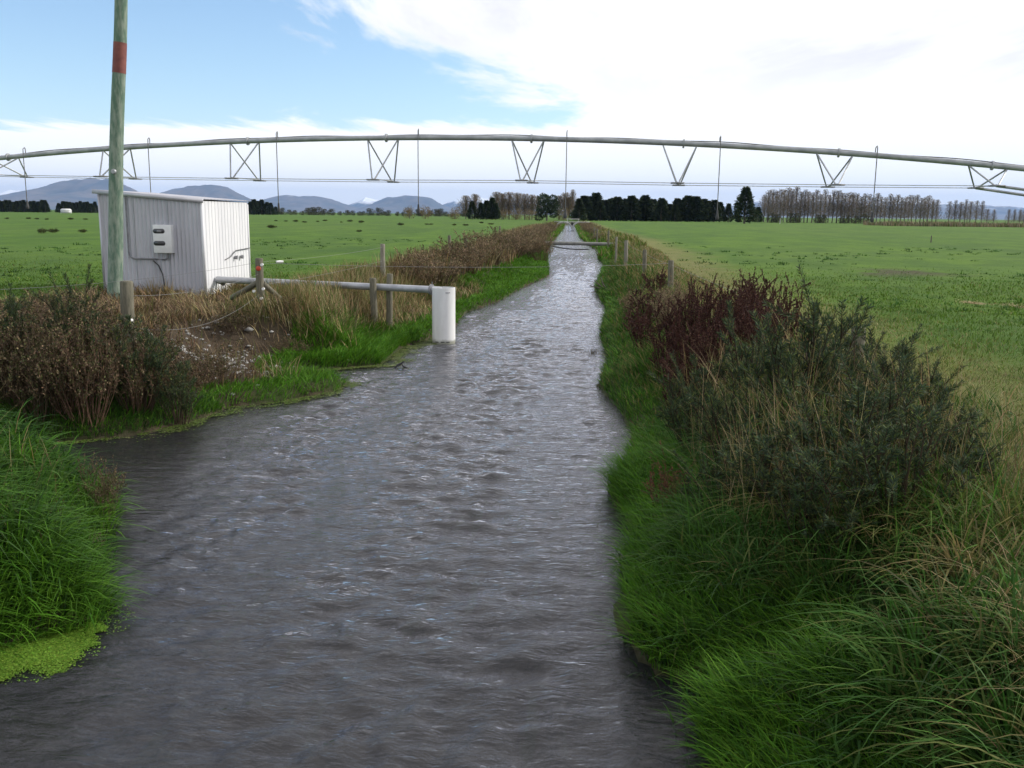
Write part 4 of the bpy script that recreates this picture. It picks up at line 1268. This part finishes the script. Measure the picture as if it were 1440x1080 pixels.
def bare_tree(H, seed, spread=0.16, nb=46, pal=((0.17, 0.145, 0.125), (0.13, 0.115, 0.10), (0.21, 0.175, 0.14)), leafn=900, leafcol=((0.21, 0.175, 0.14), (0.17, 0.145, 0.12)), tw=0.045):
    r = np.random.default_rng(seed)
    trunk = tube([(0, 0, -0.3), (r.normal(0, 0.1), r.normal(0, 0.1), H * 0.5), (0, 0, H * 0.93)], [0.013 * H, 0.009 * H, 0.002 * H], 6)
    P, Hh, hd, ln = [], [], [], []
    t_ = r.uniform(0.16, 0.9, nb * 6)
    ang = r.uniform(0, 6.283, nb * 6)
    L = H * spread * 2.2 * (1.1 - t_) * r.uniform(0.5, 1.1, nb * 6) + 0.4
    base_r = np.where(r.random(nb * 6) < 0.35, 0.0, 1.0) * H * spread * r.random(nb * 6) * (1 - t_) * 1.4
    Pn = np.stack([np.cos(ang) * base_r, np.sin(ang) * base_r, t_ * H], -1)
    V, T, C = ribbons(Pn, L, np.full(nb * 6, tw) * r.uniform(0.6, 1.4, nb * 6), ang, r.uniform(0.15, 0.7, nb * 6), 3, pick(pal, nb * 6, r=r), 0.1, r)
    n = leafn
    tt = 0.2 + 0.8 * r.random(n)
    a2 = r.uniform(0, 6.283, n)
    rr = H * spread * 1.5 * (1.08 - tt) ** 0.7 * np.sqrt(r.random(n))
    Cc = np.stack([np.cos(a2) * rr, np.sin(a2) * rr, tt * H], -1)
    D = r.normal(0, 1, (n, 3)) + np.array([0, 0, 1.2])
    D /= np.linalg.norm(D, axis=1)[:, None]
    fl = flakes(Cc, D, r.uniform(0.25, 0.6, n), r.uniform(0.05, 0.12, n), pick(leafcol, n, r=r), r)
    return gm('trunk', trunk), mesh_np('crown', *merge([(V, T, C), fl]))


def round_tree(H, Rb, n, seed, pal, flat=0.5, fl=0.07):
    r = np.random.default_rng(seed)
    cl = []
    for i in range(26):
        a, z_ = r.uniform(0, 6.283), r.uniform(0.12, 0.9)
        rr = Rb * math.sin(math.pi * min(1, z_ * 0.82 + 0.14)) ** flat * r.uniform(0.35, 0.85)
        cl.append((math.cos(a) * rr, math.sin(a) * rr, z_ * H, Rb * r.uniform(0.22, 0.42)))
    cl = np.array(cl)
    k_ = r.integers(0, len(cl), n)
    D = r.normal(0, 1, (n, 3))
    D /= np.linalg.norm(D, axis=1)[:, None]
    C = cl[k_, :3] + D * (cl[k_, 3] * r.uniform(0.55, 1.05, n))[:, None]
    C[:, 2] = np.clip(C[:, 2], 0.05 * H, H)
    g = flakes(C, D, H * r.uniform(fl * 0.6, fl * 1.4, n), H * r.uniform(fl * 0.3, fl * 0.7, n), pick(pal, n, r=r), r)
    trunk = tube([(0, 0, -0.3), (0.1, 0, H * 0.35), (0, 0.1, H * 0.8)], [0.035 * H, 0.025 * H, 0.006 * H], 7)
    return gm('trunk', trunk), mesh_np('crown', *g)


def plant(name, meshes, px, py_base, Y, hpx, label, cat='tree', group=None, meshH=10.0, wide=1.0, mat_=None):
    """stand a tree on the plain at depth Y where pixel px looks; its height follows from its size in the picture"""
    q_ = aty(px, py_base, Y)
    h_ = hpx / F * Y * 1.02
    o = thing(name, label, cat, (q_[0], Y, FIELD - 0.05), group, random.uniform(0, 6.28))
    s = h_ / meshH
    o.scale = (s * wide, s * wide, s)
    obj('trunk', meshes[0], M_bark, o)
    obj('crown', meshes[1], mat_ or M_leaf, o)
    return o


DKP = [(0.020, 0.036, 0.020), (0.032, 0.050, 0.024), (0.048, 0.062, 0.028)]
con = [conifer(10, 2.7, 3000, s, sh) for s, sh in ((1, 0.9), (2, 1.15), (3, 0.8), (4, 1.0))]
spire = conifer(10, 3.6, 4200, 9, 0.8)
rnd = round_tree(10, 5.2, 5200, 7, DKP, 0.45, 0.06)
bar_ = [bare_tree(10, s) for s in (1, 2, 3, 4, 5)]
wil = [round_tree(10, 5.0, 2600, s, [(0.22, 0.165, 0.085), (0.17, 0.12, 0.065), (0.26, 0.20, 0.10), (0.12, 0.10, 0.05)], 0.6, 0.045) for s in (41, 42, 43)]
dome = [round_tree(10, 6.5, 2200, s, [(0.03, 0.045, 0.024), (0.05, 0.062, 0.03), (0.075, 0.07, 0.04), (0.10, 0.08, 0.05)], 1.6, 0.07) for s in (71, 72, 73)]
wbare = [bare_tree(10, s, 0.26, 60, leafn=1500, leafcol=((0.25, 0.185, 0.10), (0.19, 0.14, 0.08), (0.15, 0.12, 0.06)), tw=0.07) for s in (51, 52, 53)]

# dark shelterbelt right of the stream
xs = np.linspace(820, 1002, 31)
for i, x in enumerate(xs):
    hp = [30, 25, 29, 32, 27, 24, 31, 28][i % 8] * random.uniform(0.84, 1.14) + (3 if i == 0 else 0)
    plant('shelterbelt_conifer', con[i % 4], x + random.uniform(-2, 2), 305, 370 + random.uniform(-6, 6), hp, ordw(i) + ' conifer from the left in the dark shelterbelt beyond the right paddock', 'tree', 'shelterbelt conifers', wide=random.uniform(1.3, 1.9))
for i, x in enumerate((1012, 1024, 1066)):
    plant('shelterbelt_conifer', con[i], x, 306, 372, (26, 24, 20)[i], ('small conifer at the right end of the dark shelterbelt', 'last small conifer before the big spruce', 'low conifer tucked against the right side of the big spruce')[i], 'tree', 'shelterbelt conifers', wide=1.3)
plant('big_spruce', spire, 1047, 307, 300, 47, 'large dark pointed spruce standing alone at the end of the shelterbelt', meshH=10, wide=1.0)
plant('round_tree', rnd, 769, 304, 330, 36, 'round dark evergreen tree left of the stream end', meshH=10, wide=0.95)
plant('shelterbelt_conifer', con[1], 814, 304, 350, 29, 'broad dark conifer right beside the end of the stream', 'tree', 'shelterbelt conifers', wide=1.5)
# willows and bare trees left of the stream end
for i, (x, hp, wd, kind) in enumerate([(576, 17, 1.1, 0), (598, 18, 1.0, 0), (640, 16, 1.2, 0), (655, 31, 1.0, 1), (668, 33, 1.0, 1), (690, 20, 0.9, 0), (698, 36, 1.0, 1), (706, 34, 1.0, 1), (716, 36, 1.1, 1), (727, 35, 1.0, 1), (738, 34, 1.1, 1), (748, 33, 1.0, 1),
                                      (757, 31, 1.0, 1), (786, 32, 1.1, 1), (795, 36, 1.0, 1), (805, 40, 0.45, 1), (800, 30, 1.2, 1), (725, 15, 1.4, 0), (745, 14, 1.4, 0), (708, 14, 1.3, 0), (792, 16, 1.3, 0)]):
    ms = (wil if kind == 0 else wbare)[i % 3]
    plant('autumn_tree', ms, x, 304, 380 + 12 * kind + i % 3, hp, ordw(i) + (' autumn tree, a low tan bushy willow in the grove left of the stream end' if kind == 0 else ' autumn tree, a tall half bare poplar in the grove left of the stream end'), 'tree', 'autumn grove left of the stream end', wide=wd * (1.0 if kind == 0 else 1.7))
for i, (x, hp) in enumerate([(664, 24), (676, 22), (684, 25), (692, 29), (697, 22)]):
    plant('dark_conifer', con[i % 4], x, 304, 372, hp, ordw(i) + ' dark conifer from the left in front of the autumn grove', 'tree', 'dark conifers in the grove', wide=1.2)
# bare poplars along the right
xs = []
x = 1074
while x < 1320:
    xs.append(x)
    x += random.uniform(4.6, 6.6)
xs += [1334, 1342, 1350, 1357, 1364, 1372, 1380, 1388, 1397, 1418, 1426, 1434, 1440]
for i, x in enumerate(xs):
    hp = np.interp(x, [1074, 1100, 1150, 1200, 1250, 1320, 1400, 1440], [40, 46, 42, 38, 38, 34, 28, 22]) * random.uniform(0.88, 1.06)
    if x > 1380:
        hp = 20
    plant('bare_poplar', bar_[i % 5], x, 309, 380 + random.uniform(-5, 25), hp, ordw(i) + ' bare poplar from the left in the long row beyond the right paddock', 'tree', 'bare poplar row', wide=random.uniform(1.2, 1.9))
for i, x in enumerate((1085, 1093, 1112, 1120, 1150, 1158, 1185, 1192, 1204, 1215)):
    plant('hedge_bush', dome[i % 3], x, 309, 365, random.uniform(9, 14), ordw(i) + ' low dark bush from the left under the bare poplars', 'bush', 'bushes under the poplars', wide=1.0)
# far plantations on the left
fx = [(a, 16) for a in range(-6, 66, 5)] + [(a, 15) for a in range(84, 136, 5)] + [(352, 17), (357, 19), (363, 18), (369, 19), (375, 18), (381, 16), (387, 12)]
for i, (x, hp) in enumerate(fx):
    plant('plantation_pine', con[i % 4], x + random.uniform(-1, 1), 298, 640 + random.uniform(-12, 12), hp * random.uniform(0.85, 1.1), ordw(i) + ' pine from the left in the far dark plantations', 'tree', 'far plantation pines', wide=1.5)
for i, x in enumerate(range(396, 660, 9)):
    plant('far_tree', dome[i % 3], x + random.uniform(-3, 3), 300, 720 + random.uniform(-30, 30), random.uniform(5, 11), ordw(i) + ' small hazy tree from the left on the skyline right of the shed', 'tree', 'far skyline trees', wide=1.3)
bn = aty(93, 298, 560)
BN = thing('far_barn', 'tiny white barn in front of the far left plantation', 'barn', (bn[0], 560, FIELD))
obj('wall', gm('wall', box((0, 0, 0.9), (5, 4, 1.8)), False), M_barn, BN)
V = np.array([(-2.7, -2.2, 1.8), (2.7, -2.2, 1.8), (2.7, 2.2, 1.8), (-2.7, 2.2, 1.8), (-2.7, 0, 2.7), (2.7, 0, 2.7)])
obj('roof', mesh_np('roof', V, [(0, 4, 3), (1, 2, 5)], quads=[(0, 1, 5, 4), (2, 3, 4, 5), (0, 3, 2, 1)]), M_whitepaint, BN)
tp_ = aty(1360, 309, 350)
TP = thing('power_pole', 'distant wooden power pole with a crossarm among the bare poplars', 'pole', (tp_[0], 350, FIELD))
obj('pole_shaft', gm('pole_shaft', tube([(0, 0, -0.3), (0, 0, 6.2)], [0.15, 0.11], 8)), M_bark, TP)
obj('crossarm', gm('crossarm', box((0, -0.15, 5.7), (2.0, 0.12, 0.14)), False), M_bark, TP)
sk = onz(1309, 341, FIELD)
o = thing('paddock_stake', 'short brown stake standing alone in the right paddock', 'stake', (sk[0], sk[1], FIELD))
obj('stake_shaft', gm('stake_shaft', tube([(0, 0, -0.2), (0.01, 0, 0.4), (0, 0, 0.62)], [0.06, 0.055, 0.04], 8)), M_bark, o)
o = thing('white_marker', 'thin white marker post in front of the bare poplars', 'post', (aty(1097, 310, 300)[0], 300, FIELD))
obj('marker_shaft', gm('marker_shaft', tube([(0, 0, -0.2), (0, 0, 1.0), (0, 0, 1.8)], [0.07, 0.07, 0.05], 6)), M_ins, o)
# pale reed bed at the right edge
x, y = rng.uniform(aty(1215, 310, 290)[0], aty(1500, 310, 290)[0], 9000), rng.uniform(268, 292, 9000)
P = np.stack([x, y, np.full(9000, FIELD - 0.02)], -1)
hh = rng.uniform(0.7, 1.7, 9000) * (0.5 + 0.9 * fbm(x * 0.2, y * 0.2, 5, 3))
g_ = ribbons(P, hh, np.full(9000, 0.14), rng.uniform(0, 6.28, 9000), rng.uniform(0.1, 0.6, 9000), 3, pick([(0.07, 0.09, 0.03), (0.10, 0.11, 0.04), (0.25, 0.19, 0.12), (0.30, 0.23, 0.16)], 9000), 0.3)
stuff('reed_bed', g_, M_dry, 'pale reeds and pampas along the far right edge of the paddock', 'reeds')
# dark rush tussocks in the left paddock
rush = [bush(0.5, 0.6, 30, 900, 0.22, 0.03, [(0.045, 0.075, 0.02), (0.06, 0.085, 0.025), (0.09, 0.085, 0.04)], BR_spal, s, 1.0, 0.3, 0.4) for s in (61, 62)]
rp = [(388, 311), (402, 311.5), (416, 312), (428, 313), (447, 312), (457, 311), (480, 313), (492, 312), (508, 313.5), (563, 317), (600, 316), (606, 316), (639, 317), (655, 317.5), (677, 314), (690, 316), (10, 308), (40, 308), (52, 308.5), (66, 309), (100, 309), (120, 309), (60, 328), (75, 327), (116, 327), (505, 326), (382, 321)]
for i, (a, b_) in enumerate(rp):
    q_ = onz(a, b_, FIELD)
    o = thing('rush_tussock', ordw(i) + ' of the dark rush tussocks dotted over the far left paddock', 'tussock', (q_[0], q_[1], FIELD - 0.03), 'rush tussocks in the left paddock', random.uniform(0, 6))
    s = random.uniform(0.55, 1.05)
    o.scale = (s * random.uniform(0.8, 1.6), s, s * random.uniform(0.7, 1.0))
    obj('stems', rush[i % 2][0], M_dry, o)
    obj('foliage', rush[i % 2][1], M_dry, o)

# ------------------------------------------------------------------ small ground things
# pebbles on the bare slope
V0 = []
n = 300
px_ = rng.normal(-6.15, 0.62, n)
py_ = rng.normal(16.6, 1.0, n)
rr = rng.uniform(0.012, 0.05, n) * (1 + 1.0 * (rng.random(n) < 0.06))
oc = np.array([(1, 0, 0), (-1, 0, 0), (0, 1, 0), (0, -1, 0), (0, 0, 1), (0, 0, -1), (.7, .7, .3), (-.7, .7, .3), (.7, -.7, .3), (-.7, -.7, .3)])
of = [(4, 6, 0), (4, 2, 6), (4, 7, 2), (4, 1, 7), (4, 9, 1), (4, 3, 9), (4, 8, 3), (4, 0, 8), (0, 6, 5), (6, 2, 5), (2, 7, 5), (7, 1, 5), (1, 9, 5), (9, 3, 5), (3, 8, 5), (8, 0, 5)]
VV, TT = [], []
for i in range(n):
    s = rr[i] * np.array([rng.uniform(0.8, 1.4), rng.uniform(0.8, 1.3), rng.uniform(0.5, 0.9)])
    a = rng.uniform(0, 6.28)
    v = oc * s * (1 + rng.normal(0, 0.1, (10, 1)))
    v = np.stack([v[:, 0] * math.cos(a) - v[:, 1] * math.sin(a), v[:, 0] * math.sin(a) + v[:, 1] * math.cos(a), v[:, 2]], -1)
    VV.append(v + np.array([px_[i], py_[i], gz1(px_[i], py_[i]) + rr[i] * 0.15]))
    TT.append(np.array(of) + 10 * i)
o = obj('pebbles', smooth(mesh_np('pebbles', np.vstack(VV), np.vstack(TT))), M_stone)
tag(o, 'pale pebbles scattered on the bare earth slope below the shed', 'pebbles', kind='stuff')


# duckweed: mats of tiny floating leaves that thin out away from the bank
def duckweed(name, n, x0, x1, y0, y1, reach, size, label, pal, gap=0.0, body=None):
    x, y = rng.uniform(x0, x1, n), rng.uniform(y0, y1, n)
    d = gint(SD, x, y)
    rch = reach * (0.15 + 1.7 * fbm(x * 1.7, y * 1.7, 17, 3) ** 1.5)
    if body is not None:
        rch = rch * sm(1.25, 0.55, np.hypot((x - body[0]) / body[2], (y - body[1]) / body[3]) + 0.7 * (fbm(x * 3, y * 3, 27, 3) - 0.5)) + 0.02
    keep = (d < 0.06) & (rng.random(n) < np.maximum(sm(1.2, 0.65, -d / rch), 0.03 * (-d < rch + 0.25))) & (fbm(x * 5, y * 5, 19, 3) > 0.24 + gap * rng.random(n))
    x, y = x[keep], y[keep]
    m = len(x)
    s = rng.uniform(0.6, 1.2, m) * size
    a = rng.uniform(0, 6.28, m)
    z = 0.012 + rng.uniform(0, 0.008, m)
    Vq = []
    for k_ in range(4):
        Vq.append(np.stack([x + s * np.cos(a + k_ * 1.5708), y + s * np.sin(a + k_ * 1.5708), z + rng.normal(0, 0.0015, m)], -1))
    V = np.stack(Vq, 1).reshape(-1, 3)
    i = np.arange(m) * 4
    T = np.concatenate([np.stack([i, i + 1, i + 2], -1), np.stack([i, i + 2, i + 3], -1)])
    c_ = pick(pal, m, 0.14) * (0.75 + 0.5 * fbm(x * 3, y * 3, 29, 2))[:, None]
    tag(obj(name, mesh_np(name, V, T, np.repeat(c_, 4, 0)), M_grass), label, 'duckweed', kind='stuff')


duckweed('duckweed', 150000, -4.7, -2.9, 4.7, 6.5, 1.6, 0.007, 'yellow green duckweed mat against the near left bank', [(0.14, 0.25, 0.03), (0.17, 0.29, 0.04), (0.10, 0.20, 0.02)], body=(-3.75, 5.62, 0.62, 0.5))
duckweed('duckweed', 90000, -8.5, -3.5, 11.0, 16.2, 0.30, 0.014, 'green duckweed along the far side of the inlet', [(0.12, 0.18, 0.035), (0.09, 0.16, 0.02), (0.17, 0.20, 0.08)], 0.25)
duckweed('duckweed', 50000, -5.2, -3.0, 16.2, 22.5, 0.45, 0.016, 'pale scum of duckweed in the small pool below the pipe', [(0.12, 0.17, 0.04), (0.19, 0.20, 0.10), (0.09, 0.15, 0.02)], 0.4)
# straw patches in the right paddock
for k_, (a, b_, rx, lab) in enumerate([(1432, 429, 0.26, 'large straw patch at the right edge of the right paddock'), (1368, 425, 0.16, 'small straw patch left of the larger one in the right paddock')]):
    q_ = onz(a, b_, FIELD)
    m = 700
    x = q_[0] + rng.normal(0, rx * 0.8, m)
    y = q_[1] + rng.normal(0, rx * 1.3, m)
    P = np.stack([x, y, gz(x, y)], -1)
    g_ = ribbons(P, rng.uniform(0.01, 0.05, m), np.full(m, 0.014), rng.uniform(0, 6.28, m), rng.uniform(1, 5, m), 2, pick([(0.45, 0.36, 0.2), (0.36, 0.28, 0.15)], m), 0.3)
    stuff('straw', g_, M_dry, lab, 'straw')
# driftwood in the water and snags at the right edge
q_ = onz(565, 517, 0.0)
o = thing('driftwood', 'small forked dark stick poking out of the water left of midstream', 'stick', (q_[0], q_[1], 0))
obj('branch', gm('branch', tube([(-0.2, 0, -0.05), (-0.08, 0, 0.05), (0.0, 0, 0.10), (0.02, 0.02, 0.03), (0.16, 0.02, -0.03)], [0.012, 0.02, 0.018, 0.02, 0.012], 6)), M_hose, o)
obj('branch', gm('branch', tube([(-0.05, 0, 0.04), (0.03, -0.02, 0.12), (0.06, -0.02, 0.13)], [0.015, 0.012, 0.006], 5)), M_hose, o)
q_ = onz(848, 408, 0.15)
o = thing('snag', 'grey broken branch stub reaching over the right water edge', 'branch', (q_[0] + 0.1, q_[1], 0.1))
for (dx, dz, r_) in ((-0.45, 0.42, 0.035), (-0.62, 0.22, 0.03), (-0.55, -0.05, 0.028), (-0.2, 0.55, 0.03)):
    obj('branch', gm('branch', tube([(0.1, 0, 0), (dx * 0.5, 0.05, dz * 0.4 + 0.05), (dx, 0, dz)], [r_ * 1.4, r_, r_ * 0.5], 6)), M_bark, o)

# ------------------------------------------------------------------ air
hz = bpy.data.meshes.new('haze')
V, _, Q = box((0, 20000, 548), (95000, 50000, 1100))
hz = mesh_np('haze', V, None, quads=Q)
m = bpy.data.materials.new('haze_air')
m.use_nodes = True
t = m.node_tree
t.nodes.clear()
pv = N(t, 'ShaderNodeVolumePrincipled', ins={'Color': (0.36, 0.58, 1.0, 1), 'Density': 2.4e-5, 'Anisotropy': 0.1})
mo = N(t, 'ShaderNodeOutputMaterial')
t.links.new(pv.outputs[0], mo.inputs['Volume'])
tag(obj('haze', hz, m), 'thin blue haze over the plain', 'haze', kind='stuff')
